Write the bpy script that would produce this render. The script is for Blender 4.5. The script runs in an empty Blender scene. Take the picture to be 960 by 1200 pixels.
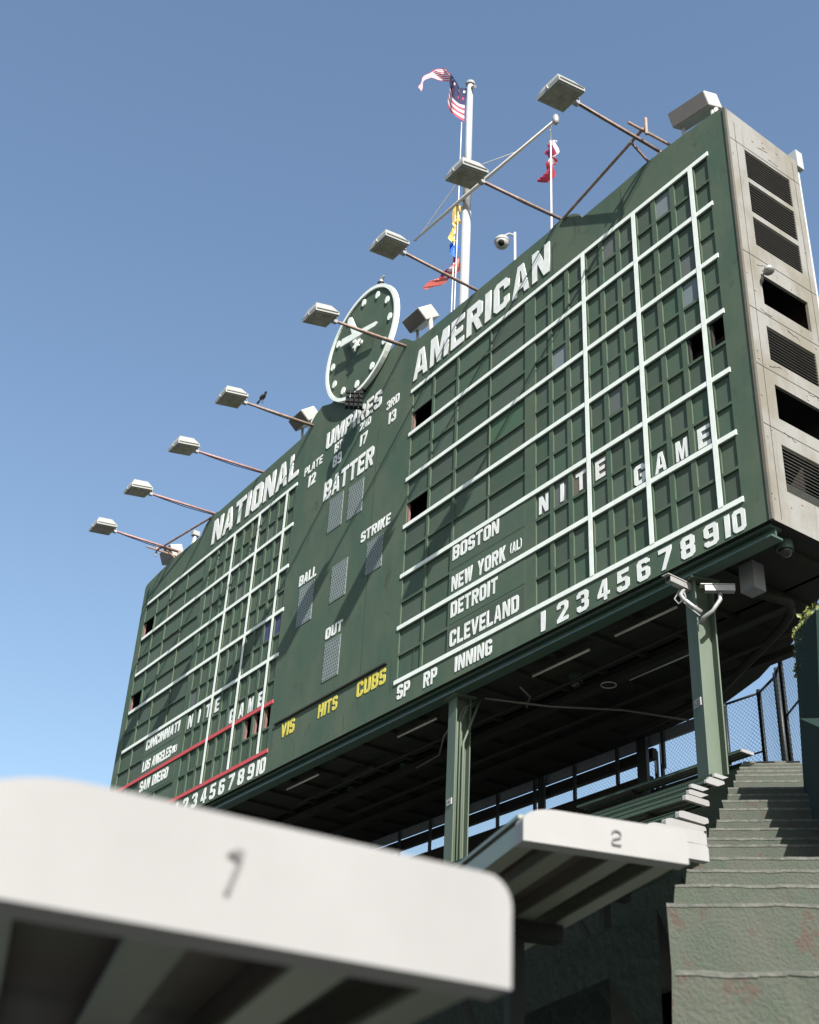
import bpy, bmesh, math, random
from mathutils import Vector, Matrix
random.seed(7)
sc = bpy.context.scene
COL = sc.collection
ZO = 24.0            # scoreboard reference line (top white line) above the street
XC = -10.97          # centre line of the scoreboard

# ------------------------------------------------------------------ camera
CAM = Vector((9.8218677, -12.14521777, -16.35222065 + ZO))
cd = bpy.data.cameras.new('camera'); cam = bpy.data.objects.new('camera', cd); COL.objects.link(cam)
rt = Vector((0.57741383, 0.81500247, 0.04862348)); up = Vector((0.39782952, -0.3328613, 0.85494738)); fw = Vector((-0.7129691, 0.47431459, 0.51643076))
m = Matrix(((rt.x, up.x, -fw.x, CAM.x), (rt.y, up.y, -fw.y, CAM.y), (rt.z, up.z, -fw.z, CAM.z), (0, 0, 0, 1)))
cam.matrix_world = m
cd.sensor_fit = 'VERTICAL'; cd.sensor_height = 36.0; cd.lens = 36.0 * 1476.337 / 1200.0
cd.clip_start = 0.02; cd.clip_end = 6000
cd.dof.use_dof = True; cd.dof.focus_distance = 19.0; cd.dof.aperture_fstop = 10.5
sc.camera = cam

# ------------------------------------------------------------------ light
sun_from = Vector((2.8, -1.0, 2.35)).normalized()
el = math.asin(sun_from.z); azm = math.atan2(sun_from.x, sun_from.y)
w = bpy.data.worlds.new('World'); sc.world = w; w.use_nodes = True
nt = w.node_tree; bg = nt.nodes['Background']
sky = nt.nodes.new('ShaderNodeTexSky'); sky.sky_type = 'NISHITA'; sky.sun_disc = False
sky.sun_elevation = el; sky.sun_rotation = azm; sky.air_density = 1.4; sky.dust_density = 1.6; sky.ozone_density = 2.5; sky.altitude = 0
nt.links.new(sky.outputs[0], bg.inputs[0]); bg.inputs[1].default_value = 0.086
sd = bpy.data.lights.new('sun', 'SUN'); sd.energy = 5.0; sd.angle = math.radians(0.5); sd.color = (1.0, 0.965, 0.915)
so = bpy.data.objects.new('sun', sd); COL.objects.link(so); so.location = (60, -20, 80)
so.rotation_euler = (-sun_from).to_track_quat('-Z', 'Y').to_euler()
sc.view_settings.view_transform = 'Standard'; sc.view_settings.look = 'None'
sc.view_settings.exposure = 1.10; sc.view_settings.gamma = 1.0; sc.view_settings.use_curve_mapping = False
sc.render.engine = 'CYCLES'

# ------------------------------------------------------------------ materials
def mat(name, col, rough=0.6, metal=0.0, col2=None, nscale=3.0, stretch=(1, 1, 1), amt=0.5, bump=0.0, bscale=40.0,
        rnd=0.0, col3=None, spot=0.62, sscale=6.0, spec=0.5, lo=0.35, hi=0.7, streak=None, stmin=.56, stamt=.6):
    m = bpy.data.materials.new(name); m.use_nodes = True
    n = m.node_tree.nodes; l = m.node_tree.links; b = n['Principled BSDF']
    b.inputs['Roughness'].default_value = rough; b.inputs['Metallic'].default_value = metal
    b.inputs['Specular IOR Level'].default_value = spec
    tc = n.new('ShaderNodeTexCoord'); mp = n.new('ShaderNodeMapping'); mp.inputs['Scale'].default_value = stretch
    geo = n.new('ShaderNodeNewGeometry')
    l.new(geo.outputs['Position'], mp.inputs['Vector'])
    out = None
    rgb = n.new('ShaderNodeRGB'); rgb.outputs[0].default_value = (*col, 1); out = rgb.outputs[0]
    if col2:
        no = n.new('ShaderNodeTexNoise'); no.inputs['Scale'].default_value = nscale; no.inputs['Detail'].default_value = 6; no.inputs['Roughness'].default_value = 0.6
        l.new(mp.outputs[0], no.inputs['Vector'])
        mr = n.new('ShaderNodeMapRange'); mr.inputs['From Min'].default_value = lo; mr.inputs['From Max'].default_value = hi; mr.inputs['To Max'].default_value = amt
        l.new(no.outputs['Fac'], mr.inputs['Value'])
        mx = n.new('ShaderNodeMix'); mx.data_type = 'RGBA'; mx.inputs['B'].default_value = (*col2, 1)
        l.new(mr.outputs[0], mx.inputs['Factor']); l.new(out, mx.inputs['A']); out = mx.outputs['Result']
    if col3:
        no = n.new('ShaderNodeTexNoise'); no.inputs['Scale'].default_value = sscale; no.inputs['Detail'].default_value = 8; no.inputs['Roughness'].default_value = 0.7
        l.new(mp.outputs[0], no.inputs['Vector'])
        mr = n.new('ShaderNodeMapRange'); mr.inputs['From Min'].default_value = spot; mr.inputs['From Max'].default_value = spot + 0.06
        l.new(no.outputs['Fac'], mr.inputs['Value'])
        mx = n.new('ShaderNodeMix'); mx.data_type = 'RGBA'; mx.inputs['B'].default_value = (*col3, 1)
        l.new(mr.outputs[0], mx.inputs['Factor']); l.new(out, mx.inputs['A']); out = mx.outputs['Result']
    if streak:
        m4 = n.new('ShaderNodeMapping'); m4.inputs['Scale'].default_value = (9, 9, .55); l.new(geo.outputs['Position'], m4.inputs['Vector'])
        no = n.new('ShaderNodeTexNoise'); no.inputs['Scale'].default_value = 1.0; no.inputs['Detail'].default_value = 5; no.inputs['Roughness'].default_value = .65
        l.new(m4.outputs[0], no.inputs['Vector'])
        mr = n.new('ShaderNodeMapRange'); mr.inputs['From Min'].default_value = stmin; mr.inputs['From Max'].default_value = stmin + .16; mr.inputs['To Max'].default_value = stamt
        l.new(no.outputs['Fac'], mr.inputs['Value'])
        mx = n.new('ShaderNodeMix'); mx.data_type = 'RGBA'; mx.inputs['B'].default_value = (*streak, 1)
        l.new(mr.outputs[0], mx.inputs['Factor']); l.new(out, mx.inputs['A']); out = mx.outputs['Result']
    if rnd:
        oi = n.new('ShaderNodeObjectInfo'); hs = n.new('ShaderNodeHueSaturation')
        mr = n.new('ShaderNodeMapRange'); mr.inputs['To Min'].default_value = 1 - rnd; mr.inputs['To Max'].default_value = 1 + rnd
        l.new(oi.outputs['Random'], mr.inputs['Value']); l.new(mr.outputs[0], hs.inputs['Value'])
        m2 = n.new('ShaderNodeMath'); m2.operation = 'MULTIPLY'; m2.inputs[1].default_value = 7.31
        m3 = n.new('ShaderNodeMath'); m3.operation = 'FRACT'; l.new(oi.outputs['Random'], m2.inputs[0]); l.new(m2.outputs[0], m3.inputs[0])
        mr2 = n.new('ShaderNodeMapRange'); mr2.inputs['To Min'].default_value = 0.85; mr2.inputs['To Max'].default_value = 1.15
        l.new(m3.outputs[0], mr2.inputs['Value']); l.new(mr2.outputs[0], hs.inputs['Saturation'])
        l.new(out, hs.inputs['Color']); out = hs.outputs[0]
    l.new(out, b.inputs['Base Color'])
    if bump:
        no = n.new('ShaderNodeTexNoise'); no.inputs['Scale'].default_value = bscale; no.inputs['Detail'].default_value = 5
        l.new(geo.outputs['Position'], no.inputs['Vector'])
        bp = n.new('ShaderNodeBump'); bp.inputs['Strength'].default_value = bump; bp.inputs['Distance'].default_value = 0.02
        l.new(no.outputs['Fac'], bp.inputs['Height']); l.new(bp.outputs[0], b.inputs['Normal'])
    return m
M = {}
M['wall'] = mat('green_board_paint', (0.048, 0.080, 0.055), 0.72, col2=(0.070, 0.094, 0.063), nscale=1.0, stretch=(1, 1, 0.6), amt=1.0, lo=.40, hi=.62, col3=(0.050, 0.062, 0.043), spot=0.58, sscale=2.6, bump=0.14, bscale=4, spec=.2, streak=(0.066, 0.094, 0.068), stmin=.55, stamt=.7)
M['panel'] = mat('green_panel_paint', (0.050, 0.082, 0.057), 0.72, col2=(0.070, 0.084, 0.062), nscale=1.6, stretch=(2, 1, 0.8), amt=0.8, rnd=0.15, bump=0.12, bscale=6, spec=.2, streak=(0.066, 0.078, 0.06), stmin=.56, stamt=.5)
M['panel_grey'] = mat('faded_grey_panel', (0.085, 0.105, 0.095), 0.65, col2=(0.10, 0.10, 0.09), nscale=3, amt=0.6, spec=.2)
M['panel_pale'] = mat('pale_grey_panel', (0.145, 0.175, 0.18), 0.65, col2=(0.12, 0.145, 0.15), nscale=3, amt=0.6, spec=.2)
M['panel_brown'] = mat('brown_primer_panel', (0.125, 0.10, 0.08), 0.65, col2=(0.11, 0.105, 0.08), nscale=4, amt=0.6, spec=.2)
M['panel_blue'] = mat('blue_panel', (0.042, 0.046, 0.105), 0.65, col2=(0.07, 0.07, 0.12), nscale=3, amt=0.6, spec=.2)
M['panel_leaf'] = mat('fresh_green_panel', (0.050, 0.098, 0.058), 0.65, col2=(0.06, 0.09, 0.055), nscale=3, amt=0.6, spec=.2)
M['white'] = mat('white_line_paint', (0.66, 0.70, 0.65), 0.6, col2=(0.54, 0.58, 0.52), nscale=5, amt=0.7, spec=.3)
M['letter'] = mat('white_letter_paint', (0.64, 0.65, 0.63), 0.6, col2=(0.50, 0.53, 0.48), nscale=6, amt=0.8, spec=.3, col3=(0.30, 0.34, 0.29), spot=.66, sscale=11)
M['yellow'] = mat('yellow_letter_paint', (0.56, 0.46, 0.05), 0.6, col2=(0.45, 0.42, 0.12), nscale=6, amt=0.8, spec=.3, col3=(0.22, 0.24, 0.07), spot=.64, sscale=11)
M['red'] = mat('red_line_paint', (0.46, 0.05, 0.06), 0.6, col2=(0.38, 0.09, 0.08), nscale=4, amt=0.6, spec=.3)
M['rustframe'] = mat('rusty_frame', (0.13, 0.055, 0.05), 0.7, col2=(0.17, 0.10, 0.085), nscale=9, amt=0.8)
M['cream'] = mat('weathered_cream_panel', (0.155, 0.142, 0.112), 0.65, col2=(0.200, 0.196, 0.180), nscale=1.2, stretch=(1, 1, 0.7), amt=1.0, lo=.38, hi=.58, col3=(0.095, 0.065, 0.048), spot=0.64, sscale=4.5, bump=0.25, bscale=8, spec=.3, streak=(0.115, 0.108, 0.092), stmin=.56, stamt=.6)
M['slat'] = mat('grey_louvre_slat', (0.12, 0.115, 0.105), 0.6, col2=(0.15, 0.145, 0.135), nscale=4, amt=0.7)
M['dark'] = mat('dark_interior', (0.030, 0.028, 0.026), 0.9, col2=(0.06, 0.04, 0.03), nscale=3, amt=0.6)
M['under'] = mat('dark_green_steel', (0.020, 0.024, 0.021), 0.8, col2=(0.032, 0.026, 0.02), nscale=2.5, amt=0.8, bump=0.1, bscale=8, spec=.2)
M['beam'] = mat('green_steel_paint', (0.042, 0.078, 0.060), 0.45, col2=(0.06, 0.09, 0.07), nscale=2, amt=0.6)
M['column'] = mat('green_column_paint', (0.070, 0.098, 0.068), 0.5, col2=(0.098, 0.118, 0.088), nscale=2.5, stretch=(1, 1, .3), amt=0.8, col3=(0.2, 0.1, 0.075), spot=0.72, sscale=5, spec=.3, streak=(0.05, 0.07, 0.05))
M['tube'] = mat('unlit_tube_light', (0.42, 0.41, 0.38), 0.4)
M['rust'] = mat('rusty_pipe', (0.192, 0.112, 0.080), 0.65, col2=(0.336, 0.264, 0.216), nscale=9, amt=0.8)
M['pinkrust'] = mat('faded_red_pipe', (0.272, 0.136, 0.120), 0.65, col2=(0.360, 0.240, 0.208), nscale=9, amt=0.8)
M['housing'] = mat('weathered_light_housing', (0.288, 0.288, 0.264), 0.45, metal=0.15, col2=(0.288, 0.288, 0.264), nscale=6, amt=0.7)
M['lens'] = mat('flood_lens_glass', (0.178, 0.162, 0.123), 0.2, col2=(0.306, 0.289, 0.238), nscale=7, amt=0.9)
M['whitebox'] = mat('white_box_paint', (0.336, 0.328, 0.304), 0.5, col2=(0.272, 0.264, 0.240), nscale=3, amt=0.6)
M['shadeface'] = mat('flood_face_shade_grey', (0.098, 0.089, 0.081), 0.5, col2=(0.119, 0.111, 0.102), nscale=3, amt=0.6)  # darker grey puts the shade of the box front into its colour
M['pole'] = mat('white_pole_paint', (0.336, 0.344, 0.344), 0.4, col2=(0.288, 0.296, 0.296), nscale=3, amt=0.6)
M['rope'] = mat('pale_rope', (0.66, 0.62, 0.56), 0.8)
M['black'] = mat('black_plastic', (0.008, 0.008, 0.009), 0.7, spec=.15)
M['mesh'] = mat('grey_dot_mesh', (0.19, 0.22, 0.21), 0.7, col2=(0.15, 0.18, 0.17), nscale=5, amt=0.6, spec=.2)
M['dot'] = mat('dark_dot', (0.035, 0.05, 0.045), 0.5)
M['cap'] = mat('white_bench_cap', (0.250, 0.246, 0.240), 0.6, col2=(0.225, 0.220, 0.214), nscale=11, amt=0.8, col3=(0.15, 0.14, 0.13), spot=0.74, sscale=45, spec=.3)
M['plank'] = mat('bench_aluminium', (0.20, 0.21, 0.165), 0.45, metal=0.35, col2=(0.22, 0.25, 0.19), nscale=3, amt=0.7, bump=0.05, bscale=30)
M['benchunder'] = mat('bench_underside_dark', (0.13, 0.10, 0.085), 0.6, col2=(0.09, 0.095, 0.07), nscale=6, amt=0.8)
M['greenplank'] = mat('bench_green_paint', (0.036, 0.060, 0.043), 0.6, col2=(0.05, 0.07, 0.05), nscale=3, amt=0.6, spec=.3)
M['ink'] = mat('black_number_ink', (0.10, 0.095, 0.095), 0.6)
M['concrete'] = mat('green_worn_concrete', (0.058, 0.070, 0.053), 0.9, col2=(0.074, 0.076, 0.062), nscale=9, amt=0.9, col3=(0.070, 0.056, 0.044), spot=0.56, sscale=13, bump=0.32, bscale=120, spec=.2)
M['nosing'] = mat('worn_bare_concrete_edge', (0.125, 0.125, 0.110), 0.9, col2=(0.06, 0.068, 0.054), nscale=22, amt=0.9, bump=0.4, bscale=60, spec=.2)
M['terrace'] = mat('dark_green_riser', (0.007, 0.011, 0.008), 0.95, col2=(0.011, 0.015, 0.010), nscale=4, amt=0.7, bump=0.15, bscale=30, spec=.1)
M['tarp'] = mat('dark_green_screen', (0.012, 0.026, 0.021), 0.9, col2=(0.010, 0.02, 0.017), nscale=2, amt=0.7, spec=.1)
M['leaf'] = mat('ivy_leaf', (0.085, 0.13, 0.035), 0.5, col2=(0.23, 0.20, 0.05), nscale=14, amt=0.9)
M['fence'] = mat('black_fence_steel', (0.022, 0.027, 0.027), 0.5)
M['wire'] = mat('fence_wire', (0.13, 0.15, 0.17), 0.5, metal=0.2)
M['fascia'] = mat('grey_fascia', (0.20, 0.21, 0.215), 0.6, col2=(0.14, 0.15, 0.15), nscale=3, amt=0.5)
M['tread'] = mat('pale_bounce_tread', (0.15, 0.16, 0.135), 0.9, col2=(0.11, 0.12, 0.10), nscale=3, amt=0.8, spec=.2)  # unseen treads and concourse floor, made pale to bounce light onto the underside
M['legsteel'] = mat('dark_leg_steel', (0.012, 0.014, 0.012), 0.7, spec=.2)
M['galv'] = mat('galvanised_steel', (0.34, 0.34, 0.33), 0.45, metal=0.3, col2=(0.22, 0.22, 0.215), nscale=9, amt=0.7)
M['asphalt'] = mat('asphalt', (0.05, 0.05, 0.05), 0.9, col2=(0.07, 0.07, 0.068), nscale=0.3, amt=0.7, bump=0.2)
M['f_red'] = mat('flag_red', (0.52, 0.06, 0.10), 0.8); M['f_white'] = mat('flag_white', (0.75, 0.70, 0.70), 0.8); M['f_navy'] = mat('flag_navy', (0.03, 0.03, 0.09), 0.8)
M['f_yellow'] = mat('flag_yellow', (0.75, 0.55, 0.16), 0.8); M['f_blue'] = mat('flag_blue', (0.03, 0.14, 0.55), 0.8)
M['f_coral'] = mat('flag_coral', (0.80, 0.20, 0.16), 0.8); M['f_plum'] = mat('flag_plum', (0.22, 0.03, 0.12), 0.8)
M['bird'] = mat('dark_bird', (0.03, 0.03, 0.035), 0.7)
for k in ('f_red', 'f_white', 'f_navy', 'f_yellow', 'f_blue', 'f_coral', 'f_plum'):
    mm = M[k]; b = mm.node_tree.nodes['Principled BSDF']; tr = mm.node_tree.nodes.new('ShaderNodeBsdfTranslucent')
    tr.inputs['Color'].default_value = mm.node_tree.nodes['RGB'].outputs[0].default_value
    mx = mm.node_tree.nodes.new('ShaderNodeMixShader'); mx.inputs[0].default_value = 0.3
    mm.node_tree.links.new(b.outputs[0], mx.inputs[1]); mm.node_tree.links.new(tr.outputs[0], mx.inputs[2])
    mm.node_tree.links.new(mx.outputs[0], mm.node_tree.nodes['Material Output'].inputs[0])

# ------------------------------------------------------------------ helpers
def wloc(o):
    v = Vector((0, 0, 0))
    while o: v += o.location; o = o.parent
    return v
class MB:
    def __init__(s): s.v = []; s.f = []; s.mi = []; s.ms = []; s.cur = 0
    def m(s, mt):
        if mt not in s.ms: s.ms.append(mt)
        s.cur = s.ms.index(mt); return s
    def poly(s, pts):
        i = len(s.v); s.v += [tuple(p) for p in pts]; s.f.append(tuple(range(i, i + len(pts)))); s.mi.append(s.cur)
    def box(s, x0, x1, y0, y1, z0, z1):
        s.obox(Vector(((x0 + x1) / 2, (y0 + y1) / 2, (z0 + z1) / 2)), Vector(((x1 - x0) / 2, 0, 0)), Vector((0, (y1 - y0) / 2, 0)), Vector((0, 0, (z1 - z0) / 2)))
    def obox(s, c, a, b, d, taper=1.0):
        c = Vector(c); i = len(s.v)
        for k in (-1, 1):
            t = taper if k == 1 else 1.0
            for (p, q) in ((-1, -1), (1, -1), (1, 1), (-1, 1)): s.v.append(tuple(c + a * p * t + b * q * t + d * k))
        for f in ((3, 2, 1, 0), (4, 5, 6, 7), (0, 1, 5, 4), (1, 2, 6, 5), (2, 3, 7, 6), (3, 0, 4, 7)):
            s.f.append(tuple(i + j for j in f)); s.mi.append(s.cur)
    def tube(s, pts, r, n=8, cap=True):
        pts = [Vector(p) for p in pts]; rings = []; prev = None
        for k, p in enumerate(pts):
            t = (pts[min(k + 1, len(pts) - 1)] - pts[max(k - 1, 0)]).normalized()
            if prev is None:
                a = t.cross(Vector((0, 0, 1)));
                if a.length < 1e-3: a = t.cross(Vector((0, 1, 0)))
            else: a = prev - t * prev.dot(t)
            a.normalize(); b = t.cross(a); prev = a
            rr = r[k] if isinstance(r, (list, tuple)) else r
            i = len(s.v); rings.append(i)
            for j in range(n):
                th = 2 * math.pi * j / n; s.v.append(tuple(p + (a * math.cos(th) + b * math.sin(th)) * rr))
        for k in range(len(pts) - 1):
            for j in range(n):
                j2 = (j + 1) % n; s.f.append((rings[k] + j, rings[k] + j2, rings[k + 1] + j2, rings[k + 1] + j)); s.mi.append(s.cur)
        if cap:
            s.f.append(tuple(rings[0] + j for j in range(n))[::-1]); s.mi.append(s.cur)
            s.f.append(tuple(rings[-1] + j for j in range(n))); s.mi.append(s.cur)
    def prism(s, pts, off):      # closed polygon extruded by vector
        off = Vector(off); a = [Vector(p) for p in pts]; b = [p + off for p in a]
        s.poly(a); s.poly(b[::-1])
        for k in range(len(a)):
            k2 = (k + 1) % len(a); s.poly([a[k], b[k], b[k2], a[k2]])
    def mesh(s, name, mt=None, sub=Vector((0, 0, 0)), smooth=False, fix=True):
        me = bpy.data.meshes.new(name)
        me.from_pydata([tuple(Vector(v) - sub) for v in s.v], [], s.f)
        if s.ms:
            for q in s.ms: me.materials.append(q)
            for p, k in zip(me.polygons, s.mi): p.material_index = k
        else: me.materials.append(mt)
        if fix:
            bm = bmesh.new(); bm.from_mesh(me); bmesh.ops.recalc_face_normals(bm, faces=bm.faces); bm.to_mesh(me); bm.free()
        if smooth:
            for p in me.polygons: p.use_smooth = True
        me.update(); return me
    def build(s, name, mt=None, parent=None, world=True, smooth=False, fix=True):
        sub = wloc(parent) if (parent and world) else Vector((0, 0, 0))
        me = s.mesh(name, mt, sub, smooth, fix)
        o = bpy.data.objects.new(name, me); COL.objects.link(o); o.parent = parent; return o
def empty(name, loc, label, cat, group=None, rz=0):
    o = bpy.data.objects.new(name, None); COL.objects.link(o); o.location = loc; o.rotation_euler = (0, 0, rz); o.empty_display_size = .2
    o['label'] = label; o['category'] = cat
    if group: o['group'] = group
    return o
def tag(o, label, cat, group=None):
    o['label'] = label; o['category'] = cat
    if group: o['group'] = group
    return o
def struct(o): o['kind'] = 'structure'; return o
def inst(name, me, loc, parent, lab=None):
    o = bpy.data.objects.new(name, me); COL.objects.link(o); o.parent = parent; o.location = Vector(loc) - wloc(parent)
    if lab: o['label'] = lab
    return o
# block capitals as outlines on a unit square (outer loops and holes), like cut sheet-metal letters
def _oct(x0, x1, y0, y1, c, d): return [(x0 + c, y0), (x1 - c, y0), (x1, y0 + d), (x1, y1 - d), (x1 - c, y1), (x0 + c, y1), (x0, y1 - d), (x0, y0 + d)]
def glyph(ch, a=.33, t=.20):
    b = 1 - a; u = 1 - t; c, d = .2, .13; ci, di = .06, .04; h0, h1 = .5 - t * .48, .5 + t * .48
    O = _oct(0, 1, 0, 1, c, d); OI = _oct(a, b, t, u, ci, di)
    G = {
     'I': (.36, [[(0, 0), (1, 0), (1, 1), (0, 1)]]),
     'L': (.85, [[(0, 0), (1, 0), (1, t), (a, t), (a, 1), (0, 1)]]),
     'T': (.95, [[(.5 - a / 2, 0), (.5 + a / 2, 0), (.5 + a / 2, u), (1, u), (1, 1), (0, 1), (0, u), (.5 - a / 2, u)]]),
     'E': (.85, [[(0, 0), (1, 0), (1, t), (a, t), (a, h0), (.88, h0), (.88, h1), (a, h1), (a, u), (1, u), (1, 1), (0, 1)]]),
     'H': (1, [[(0, 0), (a, 0), (a, h0), (b, h0), (b, 0), (1, 0), (1, 1), (b, 1), (b, h1), (a, h1), (a, 1), (0, 1)]]),
     'O': (1, [O, OI]), '0': (.9, [O, OI]),
     'D': (1, [[(0, 0), (1 - c, 0), (1, d), (1, 1 - d), (1 - c, 1), (0, 1)], [(a, t), (b - ci, t), (b, t + di), (b, u - di), (b - ci, u), (a, u)]]),
     'C': (.95, [[(c, 0), (1 - c, 0), (1, d), (1, .36), (b, .36), (b, t + di), (b - ci, t), (a + ci, t), (a, t + di), (a, u - di), (a + ci, u), (b - ci, u), (b, u - di), (b, .64), (1, .64), (1, 1 - d), (1 - c, 1), (c, 1), (0, 1 - d), (0, d)]]),
     'G': (1, [[(c, 0), (1 - c, 0), (1, d), (1, .53), (.52, .53), (.52, .53 - t * .8), (b, .53 - t * .8), (b, t + di), (b - ci, t), (a + ci, t), (a, t + di), (a, u - di), (a + ci, u), (b - ci, u), (b, u - di), (b, .68), (1, .68), (1, 1 - d), (1 - c, 1), (c, 1), (0, 1 - d), (0, d)]]),
     'U': (1, [[(c, 0), (1 - c, 0), (1, d), (1, 1), (b, 1), (b, t + di), (b - ci, t), (a + ci, t), (a, t + di), (a, 1), (0, 1), (0, d)]]),
     'S': (.95, [[(c, 0), (1 - c, 0), (1, d), (1, .5), (1 - c, .5 + d * .75), (a + ci, .5 + d * .75), (a, .66), (a, u - di), (a + ci, u), (b - ci, u), (b, u - di), (b, .70), (1, .70), (1, 1 - d), (1 - c, 1), (c, 1), (0, 1 - d), (0, .52), (c, .5 - d * .75), (b - ci, .5 - d * .75), (b, .34), (b, t + di), (b - ci, t), (a + ci, t), (a, t + di), (a, .30), (0, .30), (0, d)]]),
     'B': (1, [[(0, 0), (1 - c, 0), (1, d), (1, .5 - .07), (.93, .5), (1, .5 + .07), (1, 1 - d), (1 - c, 1), (0, 1)], [(a, t), (b, t), (b, h0), (a, h0)], [(a, h1), (b, h1), (b, u), (a, u)]]),
     'P': (.95, [[(0, 0), (a, 0), (a, .36), (1 - c, .36), (1, .36 + d), (1, 1 - d), (1 - c, 1), (0, 1)], [(a, .36 + t), (b, .36 + t), (b, u), (a, u)]]),
     'R': (1, [[(0, 0), (a, 0), (a, .40), (.44, .40), (.70, 0), (1, 0), (.76, .40), (1 - c * .6, .40), (1, .40 + d), (1, 1 - d), (1 - c, 1), (0, 1)], [(a, .40 + t), (b, .40 + t), (b, u), (a, u)]]),
     'A': (1, [[(0, 0), (.27, 0), (.33, .19), (.67, .19), (.73, 0), (1, 0), (.67, 1), (.33, 1)], [(.37, .36), (.63, .36), (.53, .80), (.47, .80)]]),
     'V': (1, [[(.34, 0), (.66, 0), (1, 1), (.71, 1), (.5, .28), (.29, 1), (0, 1)]]),
     'Y': (1, [[(.35, 0), (.65, 0), (.65, .42), (1, 1), (.68, 1), (.5, .64), (.32, 1), (0, 1), (.35, .42)]]),
     'N': (1, [[(0, 0), (a * .92, 0), (a * .92, .56), (.66, 0), (1, 0), (1, 1), (1 - a * .92, 1), (1 - a * .92, .44), (.34, 1), (0, 1)]]),
     'M': (1.25, [[(0, 0), (.23, 0), (.23, .62), (.40, 0), (.60, 0), (.77, .62), (.77, 0), (1, 0), (1, 1), (.68, 1), (.5, .38), (.32, 1), (0, 1)]]),
     'W': (1.35, [[(.16, 0), (.40, 0), (.5, .52), (.60, 0), (.84, 0), (1, 1), (.77, 1), (.70, .42), (.60, 1), (.40, 1), (.30, .42), (.23, 1), (0, 1)]]),
     'K': (1, [[(0, 0), (a, 0), (a, .30), (.40, .42), (.68, 0), (1, 0), (.60, .60), (.97, 1), (.62, 1), (a, .62), (a, 1), (0, 1)]]),
     '1': (.36, [[(0, 0), (1, 0), (1, 1), (0, 1)]]),
     '2': (.92, [[(0, 0), (1, 0), (1, t), (.42, t), (1, .56), (1, 1 - d), (1 - c, 1), (c, 1), (0, 1 - d), (0, .68), (a, .68), (a, u - di), (a + ci, u), (b - ci, u), (b, u - di), (b, .62), (0, .17)]]),
     '3': (.92, [[(c, 0), (1 - c, 0), (1, d), (1, .43), (.9, .5), (1, .57), (1, 1 - d), (1 - c, 1), (c, 1), (0, 1 - d), (0, .70), (a, .70), (a, u - di), (a + ci, u), (b - ci, u), (b, u - di), (b, h1), (.42, h1), (.42, h0), (b, h0), (b, t + di), (b - ci, t), (a + ci, t), (a, t + di), (a, .30), (0, .30), (0, d)]]),
     '4': (.95, [[(.52, 0), (.80, 0), (.80, .20), (1, .20), (1, .20 + t * .85), (.80, .20 + t * .85), (.80, 1), (.46, 1), (0, .20 + t * .85), (0, .20), (.52, .20)], [(.24, .20 + t * .85), (.52, .20 + t * .85), (.52, .74)]]),
     '5': (.92, [[(c, 0), (1 - c, 0), (1, d), (1, .62 - d), (1 - c, .62), (.36, .62), (.36, u), (.95, u), (.95, 1), (.06, 1), (.03, .45), (b - ci, .45), (b, .41), (b, t + di), (b - ci, t), (a + ci, t), (a, t + di), (a, .28), (0, .28), (0, d)]]),
     '6': (.92, [[(c, 0), (1 - c, 0), (1, d), (1, .60 - d), (1 - c, .60), (a + .02, .60), (a, u - di), (a + ci, u), (b - ci, u), (b, u - di), (b, .74), (1, .74), (1, 1 - d), (1 - c, 1), (c, 1), (0, 1 - d), (0, d)], [(a, t), (b, t), (b, .44), (a, .44)]]),
     '7': (.9, [[(.18, 0), (.50, 0), (1, .82), (1, 1), (0, 1), (0, u), (.62, u)]]),
     '8': (.95, [[(c, 0), (1 - c, 0), (1, d), (1, .43), (.9, .5), (1, .57), (1, 1 - d), (1 - c, 1), (c, 1), (0, 1 - d), (0, .57), (.1, .5), (0, .43), (0, d)], _oct(a, b, t, h0, ci, di), _oct(a, b, h1, u, ci, di)]),
     '(': (.4, [[(.6, 0), (1, 0), (.5, .25), (.5, .75), (1, 1), (.6, 1), (0, .75), (0, .25)]]),
     ')': (.4, [[(.4, 0), (0, 0), (.5, .25), (.5, .75), (0, 1), (.4, 1), (1, .75), (1, .25)]]),
    }
    if ch == '9':
        w_, L_ = glyph('6', a, t); return w_, [[(1 - x, 1 - y) for x, y in l] for l in L_]
    return G[ch]
def textmesh(s, name, mt, bold=0.03, depth=0.01, gap=.135, rough=0.0):
    c = bpy.data.curves.new(name, 'CURVE'); c.dimensions = '2D'; c.fill_mode = 'BOTH'; c.extrude = .5
    x = 0
    for ch in s:
        if ch == ' ': x += .5; continue
        w_, loops = glyph(ch)
        w_ = w_ * .72
        for l in loops:
            sp = c.splines.new('POLY'); sp.points.add(len(l) - 1); sp.use_cyclic_u = True
            for q, (px, py) in zip(sp.points, l): q.co = (x + px * w_, py, 0, 1)
        x += w_ + gap
    o = bpy.data.objects.new(name, c); COL.objects.link(o)
    dg = bpy.context.evaluated_depsgraph_get(); me = bpy.data.meshes.new_from_object(o.evaluated_get(dg)); bpy.data.objects.remove(o); bpy.data.curves.remove(c)
    me.name = name; me.materials.clear(); me.materials.append(mt)
    xs = [v.co.x for v in me.vertices]; ys = [v.co.y for v in me.vertices]; zs = [v.co.z for v in me.vertices]
    x0, x1, y0, y1, z0, z1 = min(xs), max(xs), min(ys), max(ys), min(zs), max(zs)
    for v in me.vertices:
        v.co = Vector(((v.co.x - x0) / (x1 - x0), (v.co.y - y0) / (y1 - y0), (v.co.z - z0) / max(z1 - z0, 1e-6)))
    return me
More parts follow.
